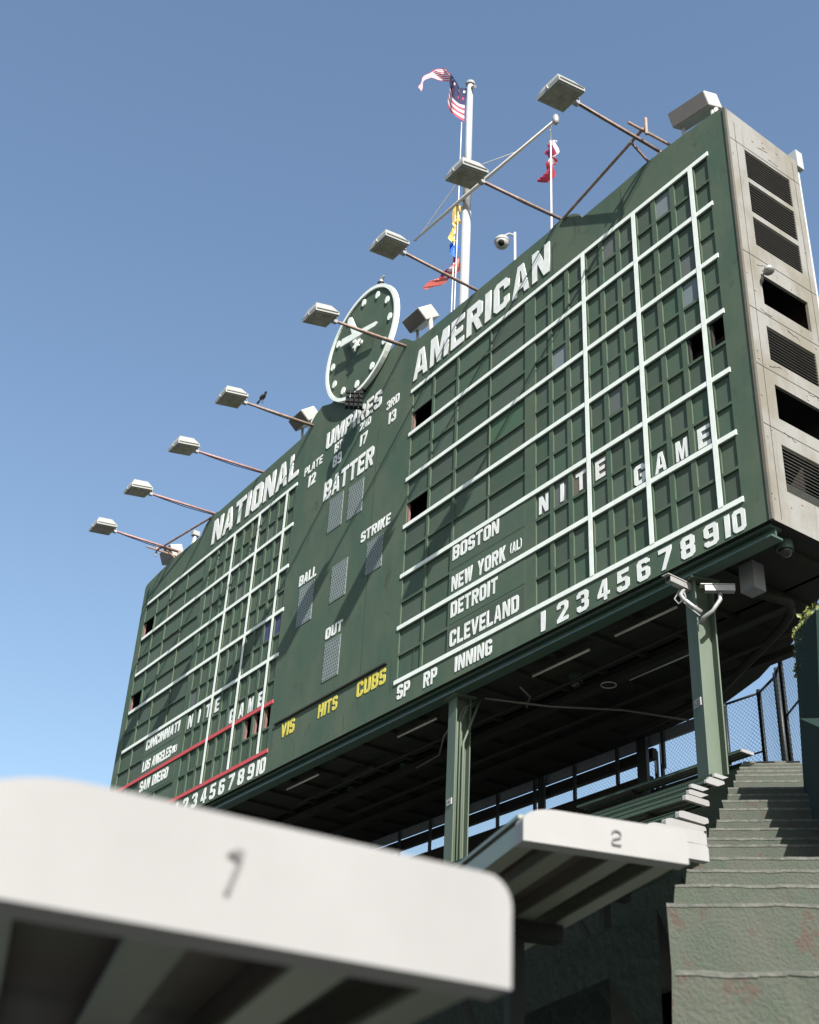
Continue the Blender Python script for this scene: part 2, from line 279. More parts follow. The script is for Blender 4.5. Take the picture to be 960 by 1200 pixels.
def word(s, x0, x1, z0, z1, mt, parent, bold=0.03, y=-0.0035, depth=0.007, name='lettering'):
    # board lettering: x right, z up, facing -y
    me = textmesh(s, name, mt, bold)
    sub = wloc(parent)
    for v in me.vertices:
        c = v.co.copy(); v.co = Vector((x0 + c.x * (x1 - x0), y - c.z * depth, ZO + z0 + c.y * (z1 - z0))) - sub
    me.update(); o = bpy.data.objects.new(name, me); COL.objects.link(o); o.parent = parent; return o

# ------------------------------------------------------------------ ground and bleacher structure
g = MB(); g.poly([(-3000, -3000, 0), (3000, -3000, 0), (3000, 3000, 0), (-3000, 3000, 0)]); struct(g.build('ground', M['asphalt']))

AZ = math.radians(-39.5)
F = Vector((math.sin(AZ), math.cos(AZ), 0)); Rr = Vector((math.cos(AZ), -math.sin(AZ), 0))
def aisle(d, off, z):  # aisle frame: d metres ahead of the lens, off metres right, z relative to the lens
    return Vector((CAM.x, CAM.y, CAM.z)) + F * (d + off * 0.096) + Rr * off + Vector((0, 0, z))
nose = [(0.30, -.26), (0.78, -.085), (1.25, .09), (1.72, .265), (2.2, .443), (3.15, .791), (3.63, .965), (4.1, 1.135), (4.57, 1.31), (5.05, 1.496), (5.52, 1.665), (6.0, 1.855),
        (6.9, 2.18), (7.8, 2.535), (8.7, 2.885), (9.6, 3.23), (10.5, 3.59), (12.0, 4.17), (13.5, 4.76), (15.2, 5.41), (17.0, 6.10), (18.8, 6.80), (20.4, 7.41)]
OL, OR = -0.26, 0.64
st = empty('aisle_stairs', aisle(0.3, 0, -3), 'flight of worn green concrete aisle steps climbing to the fence', 'stairs')
rng = random.Random(3)
OLD = -.26
for k, (d, z) in enumerate(nose):
    OL = -.168 * max(d, 1.0) / 2.2 if d < 2.3 else (-.244 if d < 3.3 else OLD)
    d2 = nose[k + 1][0] if k + 1 < len(nose) else d + 3.0
    h = z - (nose[k - 1][1] if k else z - .3) + 0.12
    # riser front built as an uneven grid, so the cast edge is not ruler-straight
    nx, nz = 18, 3; mb = MB(); mb.m(M['concrete']); V = {}
    for i in range(nx + 1):
        off = OL + (OR - OL) * i / nx
        for j in range(nz + 1):
            near = .6 if d < 4 else .25
            jit = (rng.uniform(-.007, .007) if 0 < j else rng.uniform(-.004, .004)) * near
            zz = z - h * j / nz + (rng.uniform(-.005, .003) * near if j == 0 else 0)
            V[i, j] = aisle(d + jit, off + (rng.uniform(-.012, .012) if i in (0,) else 0), zz)
    for i in range(nx):
        for j in range(nz): mb.poly([V[i, j], V[i + 1, j], V[i + 1, j + 1], V[i, j + 1]])
        e0, e1 = V[i, 0], V[i + 1, 0]
        lip = -F * .002; mb.m(M['nosing']); mb.poly([e0 + lip, e1 + lip, e1 + lip - Vector((0, 0, (.004 + .0012 * d))), e0 + lip - Vector((0, 0, (.004 + .0012 * d) + rng.uniform(-.002, .002)))]); mb.poly([e1 + lip, e0 + lip, e0, e1])
        mb.m(M['nosing']); p0 = e0 + F * .03 + Vector((0, 0, .008)); p1 = e1 + F * .03 + Vector((0, 0, .008)); mb.poly([e1, e0, p0, p1])
        mb.m(M['concrete']); o0 = OL + (OR - OL) * i / nx; o1 = OL + (OR - OL) * (i + 1) / nx
        mb.poly([p1, p0, aisle(d2 + .02, o0, z + .008), aisle(d2 + .02, o1, z + .008)])
    # left cheek of the step
    for j in range(nz): mb.poly([V[0, j], V[0, j + 1], aisle(d2 + .02, OL, V[0, j + 1].z - CAM.z), aisle(d2 + .02, OL, V[0, j].z - CAM.z)])
    mb.poly([V[nx, 0], aisle(d2 + .02, OR, z), aisle(d2 + .02, OR, z - h), V[nx, nz]])
    mb.build('step', None, st, fix=False)

OL = OLD
# terraces under the benches, left of the aisle
rows = [(0.30, -.26, -64), (1.25, .09, -68), (2.2, .443, -71), (3.15, .791, -75), (4.1, 1.135, -80), (5.05, 1.49, -84), (6.0, 1.855, -88)] + \
       [(d, z, -90) for d, z in nose[12:]]
te = MB()
for k, (d, z, az) in enumerate(rows):
    a = math.radians(az); D = Vector((math.sin(a), math.cos(a), 0)); L = 26 if d > 3 else 20
    P0 = aisle(d, OL - .01, z - .012)
    if k + 1 < len(rows):
        d2, z2, az2 = rows[k + 1]; a2 = math.radians(az2); D2 = Vector((math.sin(a2), math.cos(a2), 0)); Q0 = aisle(d2 + .0, OL - .01, z - .012); Q1 = Q0 + D2 * L
    else:
        Q0 = aisle(d + 3, OL - .01, z - .012); Q1 = Q0 + D * L
    P1 = P0 + D * L
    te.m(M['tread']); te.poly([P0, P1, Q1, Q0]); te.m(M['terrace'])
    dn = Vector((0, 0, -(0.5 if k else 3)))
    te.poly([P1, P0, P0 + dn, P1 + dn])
struct(te.build('terrace', None, fix=False))
# concourse slab behind the top row
cs = MB(); zt = CAM.z + 7.35
cs.box(-34, 6, 4.2, 14, zt - .6, zt)
struct(cs.build('concourse_floor', M['tread']))

# ------------------------------------------------------------------ benches
def stencil2(name, mt):
    # thin round-shouldered figure 2, as a ribbon along a path
    path = [(.05, .78), (.12, .93), (.35, 1.0), (.68, .99), (.92, .86), (.96, .68), (.84, .54), (.45, .46), (.12, .38), (.03, .22), (.06, .06), (.45, .045), (.97, .04)]
    mb = MB(); h_ = .055
    for k in range(len(path) - 1):
        (x0, y0), (x1, y1) = path[k], path[k + 1]
        def nrm(i):
            a_ = path[max(i - 1, 0)]; b_ = path[min(i + 1, len(path) - 1)]; dx, dy = (b_[0] - a_[0]) * .7, b_[1] - a_[1]; l = math.hypot(dx, dy); return (-dy / l * h_ * 1.3, dx / l * h_)
        n0, n1 = nrm(k), nrm(k + 1)
        mb.prism([(x0 + n0[0], y0 + n0[1], 0), (x1 + n1[0], y1 + n1[1], 0), (x1 - n1[0], y1 - n1[1], 0), (x0 - n0[0], y0 - n0[1], 0)], (0, 0, 1))
    return mb.mesh(name, mt)
def bench(BR, az, wvec, L, number, label, cap_t=0.045, wid=0.25, plank_mat=None, legs=True, floor=0.42, numsize=None, nlegs=None):
    BR = Vector(BR); a = math.radians(az); D = Vector((math.sin(a), math.cos(a), 0)); W = Vector((wvec[0], wvec[1], 0)).normalized() * wid; U = Vector((0, 0, 1))
    e = empty('bench', BR, label, 'bench')
    # end cap with rounded upper corners, facing the aisle
    N = 8; prof = [(0, 0)]
    r = cap_t * 0.55
    ru, rv = wid * .2, cap_t * .42
    prof += [(wid, 0), (wid, cap_t - rv)]
    for i in range(1, N + 1):
        t = math.pi / 2 * i / N; prof.append((wid - ru + ru * math.cos(t), cap_t - rv + rv * math.sin(t)))
    r2 = cap_t * 0.28
    for i in range(0, N + 1):
        t = math.pi / 2 * i / N; prof.append((r2 - r2 * math.sin(t), cap_t - r2 + r2 * math.cos(t)))
    wn = W.normalized()
    pts = [BR + wn * u + U * v for u, v in prof]
    mb = MB(); mb.prism(pts, D * 0.03); cap = mb.build('end_cap', M['cap'], e)
    bv = cap.modifiers.new('bevel', 'BEVEL'); bv.width = 0.003; bv.segments = 3
    # extruded plank with ribs below
    pl = MB(); pm = plank_mat or M['plank']; pl.m(pm)
    def rect(u0, u1, v0, v1, mt):
        pl.m(mt); pl.prism([BR + D * .03 + wn * u0 + U * v0, BR + D * .03 + wn * u1 + U * v0, BR + D * .03 + wn * u1 + U * v1, BR + D * .03 + wn * u0 + U * v1], D * L)
    rect(.004, wid - .004, cap_t - .008, cap_t - .003, pm)
    rect(.004, .010, .004, cap_t - .0081, pm); rect(wid - .010, wid - .004, .004, cap_t * .66, pm)
    rect(.0101, .030, .004, .008, pm); rect(wid - .030, wid - .0101, .004, .008, pm)
    for c in (.085, .165):
        rect(c - .003, c + .003, .0081, cap_t - .0081, M['benchunder']); rect(c - .014, c + .014, .004, .008, pm)
    rect(.031, .0815, cap_t - .012, cap_t - .0082, M['benchunder']); rect(.089, .1615, cap_t - .012, cap_t - .0082, M['benchunder']); rect(.169, wid - .031, cap_t - .012, cap_t - .0082, M['benchunder'])
    pl.build('plank', None, e)
    if legs:
        n = nlegs or int(L / 1.8) + 1
        for i in range(n):
            s = .42 + i * 1.8
            if s > L: break
            c = BR + D * s
            lg = MB(); lg.m(M['legsteel'])
            lg.obox(c + wn * wid * .5 - U * .0125, D * .02, wn * wid * .42, U * .0125)
            lg.obox(c + wn * wid * .4 - U * (floor / 2 + .025), D * .014, wn * .012, U * (floor / 2))
            lg.tube([c + wn * wid * .9 - U * .05, c + wn * wid * .35 - U * (floor * .8)], .008, 6)
            lg.build('leg', None, e)
    if number:
        me = stencil2('number', M['ink'])
        u0, u1, v0, v1 = number[1:5]          # position along the cap from its right-hand corner, heights
        sub = wloc(e); sh = number[6] if len(number) > 6 else 0
        for v in me.vertices:
            c = v.co.copy(); uu = u0 + (u1 - u0) * c.x + sh * (c.y - .5)
            v.co = BR + wn * (wid - uu) + U * (v0 + (v1 - v0) * c.y) - D * (0.0015 + 0.001 * c.z) - sub
        me.update(); o = bpy.data.objects.new('number', me); COL.objects.link(o); o.parent = e
    return e
Zc = CAM.z
one = (chr(73))
b1 = bench((9.357, -11.766, Zc + .1116), -72, (-.06, -1, 0), 6.0, None, 'large white bench end marked 1, nearest and blurred in the left corner', wid=.258, cap_t=.050)
# the hand-stencilled 1: a slanted bar with a flag
e = b1; wn = Vector((-.06, -1, 0)).normalized(); D = Vector((math.sin(math.radians(-72)), math.cos(math.radians(-72)), 0))
nb = MB()
def onp(u, v): return Vector((9.357, -11.766, Zc + .1116)) + wn * u + Vector((0, 0, v)) - D * .002
P = [(.1545, .0135), (.1515, .0125), (.1440, .0345), (.1435, .0395), (.1495, .0400), (.1560, .0365), (.1500, .0350), (.1475, .0330)]
nb.prism([onp(.1405 + (p[0] - .1475) * .60, .0270 + (p[1] - .0268) * .68) for p in P], D * .001); nb.build('number', M['ink'], b1)
b2 = bench((8.630, -10.864, Zc + .493), -71, (-.31, -1.0, 0), 6.0, ('2', .128, .142, .011, .031, -0.012, 0), 'white bench end marked 2, second from the camera beside the steps', wid=.243, cap_t=.047)
bl = [((7.41, -9.47, -15.33), -76), ((6.81, -8.81, -15.02), -80), ((5.80, -7.69, -14.53), -86), ((4.74, -6.49, -13.98), -90), ((3.62, -5.22, -13.31), -90), ((2.62, -4.10, -12.76), -90),
      ((1.62, -2.98, -12.19), -90), ((0.46, -1.33, -11.38), -90), ((-1.35, 1.32, -9.91), -90)]
bn = ['third', 'fourth', 'fifth', 'sixth', 'seventh', 'eighth', 'ninth']
for k, (p, az) in enumerate(bl):
    a = math.radians(az); wv = Vector((-math.cos(a) * 0 + math.sin(a + math.pi / 2) * -1, -math.cos(a + math.pi / 2) * 1, 0))
    wv = Vector((math.cos(a), -math.sin(a), 0)); wv = Vector((-abs(math.cos(a)) if az > -90 else 0, -abs(math.sin(a)), 0))
    if k < 7: lab = '%s bench up from the camera, white end cap in the stack beside the steps' % bn[k]
    elif k == 7: lab = 'green bench with white end cap at the foot of the right steel column'
    else: lab = 'green bench with white end cap just behind the right column by the fence'
    L = 24 if k < 7 else 3.4
    bench((p[0], p[1], p[2] + ZO), az, wv, L if k > 3 else 9, None, lab, plank_mat=M['greenplank'], legs=True, nlegs=3, floor=.3)
# two more long benches whose ends are tucked beside the stack
for k in range(2):
    d = 13.0 + k * .6; z = (2.015 + .387 * (d - 6.475)) - .10
    p = aisle(d, OL - .12, z)
    bench(p, -90, (0, -1, 0), 22, None, ['lower', 'upper'][k] + ' of two long green benches just below the foot of the right column', plank_mat=M['greenplank'], nlegs=2, floor=.3)

# ------------------------------------------------------------------ right wall with ivy
wl = empty('screen_wall', aisle(4.6, .25, 1), 'dark green screened wall at the right edge of the steps', 'wall')
def zline(d):
    for (a, za), (b, zb) in zip(nose, nose[1:]):
        if a <= d <= b: return za + (zb - za) * (d - a) / (b - a)
    return nose[-1][1]
mb = MB()
def wallseg(d0, d1, o0, o1, h0, h1, lean=0):
    A = aisle(d0, o0, zline(d0) - .6); B = aisle(d1, o0, zline(d1) - .6); Cc = aisle(d1, o1, zline(d1) - .6); Dd = aisle(d0, o1, zline(d0) - .6)
    a = A + Vector((0, 0, h0 + .6)) + Rr * lean * 1.6; b = B + Vector((0, 0, h1 + .6)) + Rr * lean; c = Cc + Vector((0, 0, h1 + .6)); dd = Dd + Vector((0, 0, h0 + .6))
    for f in ((A, B, b, a), (B, Cc, c, b), (Cc, Dd, dd, c), (Dd, A, a, dd), (a, b, c, dd), (A, B, Cc, Dd)): mb.poly(f)
wallseg(4.6, 7.998, .28, 1.0, .45, .58)
wallseg(8.0, 10.6, .31, 1.0, 1.35, 1.40, .10)
mb.build('wall_face', M['tarp'], wl)
iv = MB(); r3 = random.Random(5)
for k in range(1700):
    d = r3.uniform(8.9, 10.7); hh = r3.random() ** 1.3
    top = zline(min(d, 10.6)) + 1.33 + (d - 8.9) / 1.7 * .07
    side = r3.random() < .6
    off = .46 + (10.6 - d) * .03 - .07 * hh * .4 - r3.uniform(-.03, .05) if side else r3.uniform(.46, .85)
    z = top + .06 - (hh * .50 if side else -r3.uniform(-.03, .12))
    if side and d > 10.4: off -= .01
    c = aisle(d, off, z); n = Vector((r3.uniform(-1, .3), r3.uniform(-1, .2), r3.uniform(-.2, 1))).normalized()
    t = n.cross(Vector((r3.uniform(-1, 1), r3.uniform(-1, 1), r3.uniform(-1, 1)))).normalized(); b = n.cross(t); s = r3.uniform(.018, .036)
    iv.poly([c - t * s, c - b * s * .7 - n * .2 * s, c + t * s * 1.1, c + b * s * .75 - n * .2 * s])
o = iv.build('ivy', M['leaf'], None, fix=False); tag(o, 'yellow green ivy hanging over the top of the dark screen wall', 'ivy'); o['kind'] = 'stuff'

# ------------------------------------------------------------------ scoreboard
SB = empty('scoreboard', (XC, 1.0, ZO - 7.4), 'huge dark green hand-operated baseball scoreboard on steel columns', 'scoreboard')
R = 1.14
XL, XR, ZB = XC - 11.41, XC + 11.41, -7.36
T = 0.03
# cell layout in row units, American half; the National half is the same shifted left
cells = [('pitcher', -7.50, -6.86), ('pitcher', -6.80, -6.12), ('name', -6.06, -5.14), ('name', -5.12, -4.20)]
for g0, g1 in ((-3.94, -2.775), (-2.665, -1.605), (-1.505, -.405)):
    wd = (g1 - g0 - .18) / 3
    for i in range(3): cells.append(('inning', g0 + i * (wd + .09), g0 + i * (wd + .09) + wd))
cells.append(('inning', -.297, -.03))
holes = []   # x0,x1,z0,z1,kind,half,col,sub
for half, sh in (('A', 0.0), ('N', -11.815)):
    for sub in range(12):
        row = sub // 2; zt_ = -row - (.055 if sub % 2 == 0 else .53); zb_ = -row - (.485 if sub % 2 == 0 else .945)
        for ci, (kd, a, b) in enumerate(cells):
            holes.append(((a + sh) * R, (b + sh) * R, zb_ * R, zt_ * R, kd, half, ci, sub))
opened = {('A', 0, 1), ('A', 0, 5), ('A', 12, 6), ('A', 13, 6), ('N', 0, 1), ('N', 0, 5), ('N', 11, 10), ('N', 12, 10), ('N', 13, 10)}
def gridwall(rect, hs, put, t, back=True):
    a0, a1, c0, c1 = rect; mb = MB()
    xs = sorted(set([round(v, 4) for h in hs for v in h[:2]] + [a0, a1])); zs = sorted(set([round(v, 4) for h in hs for v in h[2:4]] + [c0, c1]))
    hol = set()
    for h in hs:
        i0, i1 = xs.index(round(h[0], 4)), xs.index(round(h[1], 4)); j0, j1 = zs.index(round(h[2], 4)), zs.index(round(h[3], 4))
        for i in range(i0, i1):
            for j in range(j0, j1): hol.add((i, j))
    for i in range(len(xs) - 1):
        j = 0
        while j < len(zs) - 1:
            if (i, j) in hol: j += 1; continue
            k = j
            while k < len(zs) - 1 and (i, k) not in hol: k += 1
            for yy in ((0, t) if back else (0,)): mb.poly([put(xs[i], yy, zs[j]), put(xs[i + 1], yy, zs[j]), put(xs[i + 1], yy, zs[k]), put(xs[i], yy, zs[k])])
            j = k
    for h in hs:
        x0, x1, z0, z1 = h[:4]
        mb.poly([put(x0, 0, z0), put(x0, t, z0), put(x0, t, z1), put(x0, 0, z1)]); mb.poly([put(x1, 0, z0), put(x1, t, z0), put(x1, t, z1), put(x1, 0, z1)])
        mb.poly([put(x0, 0, z0), put(x1, 0, z0), put(x1, t, z0), put(x0, t, z0)]); mb.poly([put(x0, 0, z1), put(x1, 0, z1), put(x1, t, z1), put(x0, t, z1)])
    return mb
wallmb = gridwall((XL, XR, ZB, .10), holes, lambda x, y, z: (x, y, z + ZO), T)
wallmb.build('front_wall', M['wall'], SB, fix=False)
# crest above the grid with its stepped outline
half_out = [(11.41, .70), (11.34, .78), (11.1, .82), (10.5, .88), (9.6, .95), (8.8, .93), (7.86, .93), (7.8, 1.06), (7.62, 1.22), (7.3, 1.34), (7.02, 1.32), (6.9, 1.28), (2.5, 1.38), (2.28, 1.46), (2.1, 1.62), (1.9, 1.78), (1.6, 1.86), (1.2, 1.7), (0, 1.7)]
out = [(XC + u, z) for u, z in half_out] + [(XC - u, z) for u, z in half_out[::-1][1:]]
out = sorted(out); cr = MB(); th = .14
for (xa, za), (xb, zb) in zip(out, out[1:]):
    if xb - xa < 1e-4: continue
    cr.poly([(xa, 0, .10 + ZO), (xb, 0, .10 + ZO), (xb, 0, zb + ZO), (xa, 0, za + ZO)])
    cr.poly([(xa, th, .10 + ZO), (xa, th, za + ZO), (xb, th, zb + ZO), (xb, th, .10 + ZO)])
    cr.poly([(xa, 0, za + ZO), (xb, 0, zb + ZO), (xb, th, zb + ZO), (xa, th, za + ZO)])
cr.build('crest_wall', M['wall'], SB, fix=False)
# sheet seams standing a few mm proud
sm = MB()
for x in [XC + u for u in (-3.2, -2.35, 1.1, 2.2, 2.95)]:
    sm.box(x, x + .012, -.004, -.0002, ZO - 7.0, ZO - .3 if abs(x - XC) < 2 else ZO - 6.3)
for u in (8.9, 7.0, 4.6, 3.1, -4.2, -6.1, -7.9, -9.3): sm.box(XC + u, XC + u + .012, -.003, -.0002, ZO + .13, ZO + .86)
for u in (-3.6, -1.3, .6, 3.4, 4.9, 7.5, 9.9, -5.9, -8.4, -10.2): sm.box(XC + u, XC + u + .012, -.003, -.0002, ZO + ZB + .02, ZO - 6.95)
sm.build('seam', mat('seam_dark_green', (0.03, 0.05, 0.036), .8, spec=.1), SB)  # seam strips in a darker green than the board
ln = MB(); ln.box(-13.21, -8.91, -.045, -.0005, ZO - 6.335, ZO - 6.300); ln.build('drip_edge', M['under'], SB)
# panels
pmesh = {}
def pm_(wd, ht, key, mt):
    k = (round(wd, 3), round(ht, 3), key)
    if k not in pmesh:
        b = MB(); e_ = .012; b.box(-wd / 2 - e_, wd / 2 + e_, 0, .02, -ht / 2 - e_, ht / 2 + e_); pmesh[k] = b.mesh(key + '_panel', mt)
    return pmesh[k]
special = {('A', 5, 3): 'panel_pale', ('A', 11, 0): 'panel_pale', ('A', 12, 3): 'panel_grey', ('A', 12, 4): 'panel_pale', ('A', 8, 0): 'panel_grey', ('A', 6, 8): 'panel_brown', ('A', 7, 8): 'panel_brown', ('A', 8, 6): 'panel_grey',
           ('A', 3, 4): 'panel_leaf', ('N', 12, 6): 'panel_blue', ('N', 13, 6): 'panel_blue', ('N', 11, 1): 'panel_grey', ('N', 8, 3): 'panel_grey', ('N', 4, 7): 'panel_grey', ('A', 5, 8): 'panel_grey', }
named = {('A', 8), ('A', 9), ('A', 10), ('A', 11), ('N', 8), ('N', 9), ('N', 10)}
for x0, x1, z0, z1, kd, half, ci, sub in holes:
    if kd == 'name' and (half, sub) in named:      # one long board carries the team name across both slots
        if ci == 2:
            wd = (6.06 - 4.20) * R + .02; k = ('nb', 'nb', 'nb')
            if k not in pmesh: b = MB(); b.box(-wd / 2, wd / 2, 0, .035, -.238, .238); pmesh[k] = b.mesh('name_board', M['panel'])
            inst('name_board', pmesh[k], ((-5.13 + (0 if half == 'A' else -11.815)) * R, -.004 + random.uniform(-.001, .001), (z0 + z1) / 2 + ZO), SB)
        continue
    if (half, ci, sub) in opened:
        fr = MB()
        for bx in ((x0, x0 + .035, T + .001, .085, z0, z1), (x1 - .02, x1, T + .001, .085, z0, z1), (x0 + .035, x1 - .02, T + .001, .085, z0, z0 + .02)): fr.box(bx[0], bx[1], bx[2], bx[3], bx[4] + ZO, bx[5] + ZO)
        fr.build('opening_frame', M['under'] if sub == 6 else M['rustframe'], SB)
        continue
    key = special.get((half, ci, sub), 'panel')
    lab = {'panel_pale': 'pale grey unpainted panel', 'panel_blue': 'blue panel', 'panel_brown': 'brown primed panel', 'panel_leaf': 'fresh light green panel'}.get(key)
    inst({'pitcher': 'pitcher_panel', 'name': 'name_panel', 'inning': 'inning_panel'}[kd], pm_(x1 - x0, z1 - z0, key if key != 'panel' else kd, M[key]), ((x0 + x1) / 2, T + random.uniform(.001, .006), (z0 + z1) / 2 + ZO), SB, lab)
# name boards that hold team names, a shade proud
# dividing lines
def hline(x0, x1, z, mt, t=.085): 
    b = MB(); b.box(x0, x1, -.022, -.0005, z * R - t / 2 + ZO, z * R + t / 2 + ZO); b.build('dividing_line', mt, SB)
for r in range(7):
    hline(-7.557 * R, .004, -r, M['white'])
    hline(-19.24 * R, -11.775 * R, -r, M['red'] if r >= 5 else M['white'])
for x in (-2.72, -1.555, -.351):
    for sh in (0, -11.815):
        b = MB(); c = (x + sh) * R; b.box(c - .047, c + .047, -.027, -.0225, ZO - 5.965 * R, ZO - .04 * R); b.build('dividing_line', M['white'], SB)
Wm = M['letter']
big = .035
word('AMERICAN', -8.56, -4.03, .24, 1.00, Wm, SB, .085, depth=.018); word('NATIONAL', -18.02, -13.45, .27, 1.03, Wm, SB, .085, depth=.018)
word('UMPIRES', -12.17, -9.82, .33, .80, Wm, SB, .05, depth=.012); word('BATTER', -12.05, -9.98, -1.18, -.66, Wm, SB, .055, depth=.012)
word('1ST', -11.75, -11.44, .01, .27, Wm, SB, .04); word('89', -11.77, -11.40, -.39, -.08, Wm, SB, .04)
word('2ND', -10.67, -10.22, .05, .27, Wm, SB, .04); word('17', -10.61, -10.32, -.40, -.09, Wm, SB, .04)
word('3RD', -9.58, -9.09, .03, .27, Wm, SB, .04); word('13', -9.46, -9.18, -.41, -.10, Wm, SB, .04)
word('PLATE', -13.12, -12.30, .04, .28, Wm, SB, .04); word('12', -12.87, -12.55, -.39, -.07, Wm, SB, .04)
word('STRIKE', -10.24, -9.13, -3.08, -2.82, Wm, SB, .045); word('BALL', -12.80, -12.06, -3.11, -2.84, Wm, SB, .045); word('OUT', -11.38, -10.72, -4.95, -4.69, Wm, SB, .045)
word('VIS', -12.90, -12.35, -6.72, -6.39, M['yellow'], SB, .05); word('HITS', -11.39, -10.66, -6.72, -6.42, M['yellow'], SB, .03); word('CUBS', -9.94, -8.93, -6.72, -6.39, M['yellow'], SB, .055)
word('SP', -8.50, -8.09, -7.22, -6.93, Wm, SB, .04); word('RP', -7.65, -7.24, -7.25, -6.95, Wm, SB, .04); word('INNING', -6.70, -5.65, -7.25, -6.96, Wm, SB, .045)
py = T - .0005 + .006
def pw(*a, **k): word(*a, y=-.0055, depth=.006, **k)
pw('BOSTON', -6.88, -5.50, -4.93, -4.63, Wm, SB, .045); pw('NEW YORK', -6.88, -5.30, -5.58, -5.27, Wm, SB, .045); pw('(AL)', -5.17, -4.86, -5.52, -5.31, Wm, SB, .03)
pw('DETROIT', -6.88, -5.52, -6.12, -5.81, Wm, SB, .045); pw('CLEVELAND', -6.88, -4.93, -6.71, -6.39, Wm, SB, .045)
s2 = -11.815 * R
pw('CINCINNATI', -20.29, -18.32, -4.97, -4.68, Wm, SB, .045); pw('LOS ANGELES', -20.30, -18.62, -5.56, -5.27, Wm, SB, .045); pw('(NL)', -18.56, -18.3, -5.52, -5.32, Wm, SB, .03)
pw('SAN DIEGO', -20.27, -18.62, -6.11, -5.82, Wm, SB, .045)
inn = [c for c in cells if c[0] == 'inning']
for sh in (0, -11.815):
    for k in range(10):
        c = ((inn[k][1] + inn[k][2]) / 2 + sh) * R; s = str(k + 1)
        hw = .055 if k == 0 else (.19 if k == 9 else .135)
        word(s, c - hw, c + hw, -7.32, -6.96, Wm, SB, .05)
    for col, ch, sub in ((0, 'N', 8), (1, 'I', 8), (2, 'T', 8), (3, 'E', 8), (5, 'G', 9), (6, 'A', 9), (7, 'M', 9), (8, 'E', 9)):
        c = ((inn[col][1] + inn[col][2]) / 2 + sh) * R; z0 = (-4.43 if sub == 8 else -4.915) * R; hw = .045 if ch == 'I' else .125
        word(ch, c - hw, c + hw, z0, z0 + .36, Wm, SB, .04, y=T + .0005, depth=.008)
# dot windows
for x0, x1, z0, z1 in ((-11.73, -11.15, -2.18, -1.30), (-10.91, -10.31, -2.22, -1.35), (-9.96, -9.36, -3.99, -3.20), (-12.74, -12.10, -4.17, -3.18), (-11.35, -10.72, -4.10, -3.20), (-11.36, -10.74, -5.94, -5.03)):
    b = MB(); b.box(x0, x1, -.012, -.0005, z0 + ZO, z1 + ZO); win = b.build('dot_window', M['mesh'], SB)
    b = MB(); nx, nz = 8, 12
    for i in range(nx):
        for j in range(nz):
            cx = x0 + (x1 - x0) * (i + .5 + (.25 if j % 2 else -.25)) / nx; cz = z0 + (z1 - z0) * (j + .5) / nz; rr = .021
            b.prism([(cx + rr * math.cos(t * math.pi / 3), -.0125, cz + ZO + rr * math.sin(t * math.pi / 3)) for t in range(6)], (0, -.004, 0))
    o = b.build('dot', M['dot'], win); o['kind'] = 'stuff'
# clock on the crest
CU, CZ, CR = XC + .17, 2.68 + ZO, 1.50
ck = MB(); N = 64; ck.m(M['wall'])
ck.prism([(CU + CR * math.cos(2 * math.pi * i / N), -.10, CZ + CR * math.sin(2 * math.pi * i / N)) for i in range(N)], (0, .095, 0))
clock = ck.build('clock', None, SB)
rm = MB(); pts = []
for i in range(N):
    for j in range(2): pass
for i in range(N):
    t0, t1 = 2 * math.pi * i / N, 2 * math.pi * (i + 1) / N
    def rp(r, t, y): return (CU + r * math.cos(t), y, CZ + r * math.sin(t))
    a, b_, yf, yb = CR - .06, CR + .03, -.14, -.03
    rm.poly([rp(a, t0, yf), rp(b_, t0, yf), rp(b_, t1, yf), rp(a, t1, yf)]); rm.poly([rp(b_, t0, yf), rp(b_, t0, yb), rp(b_, t1, yb), rp(b_, t1, yf)])
    rm.poly([rp(a, t0, yf), rp(a, t1, yf), rp(a, t1, -.0995), rp(a, t0, -.0995)]); rm.poly([rp(a, t0, yb), rp(a, t1, yb), rp(b_, t1, yb), rp(b_, t0, yb)])
rm.build('rim', M['white'], clock)
hm = MB(); hm.prism([(.078 * math.cos(2 * math.pi * i / 16), 0, .105 * math.sin(2 * math.pi * i / 16)) for i in range(16)], (0, -.03, 0)); hme = hm.mesh('hour_mark', M['white'])
for k in range(12):
    t = math.pi / 6 * k; inst('hour_mark', hme, (CU + 1.24 * math.sin(t), -.1005, CZ + 1.24 * math.cos(t)), clock)
def hand(name, tip, tail, w0, w1, y):
    a = Vector((CU + tail[0], y, CZ + tail[1])); b_ = Vector((CU + tip[0], y, CZ + tip[1])); d = (b_ - a).normalized(); n = Vector((d.z, 0, -d.x))
    h_ = MB(); h_.prism([a + n * w0, b_ - d * .1 + n * w1, b_, b_ - d * .1 - n * w1, a - n * w0], (0, -.03, 0)); h_.build(name, M['white'], clock)
hand('minute_hand', (1.03, -.13), (-.62, .28), .11, .06, -.27); hand('hour_hand', (-.38, .95), (.16, -.20), .12, .07, -.24)
hb = MB(); hb.prism([(CU + .09 + (.17 if i % 2 else .08) * math.cos(math.pi * i / 5), -.26, CZ - .2 + (.17 if i % 2 else .08) * math.sin(math.pi * i / 5)) for i in range(10)], (0, -.03, 0)); hb.tube([(CU, -.1, CZ), (CU, -.29, CZ)], .08, 12); hb.build('hub', M['white'], clock)
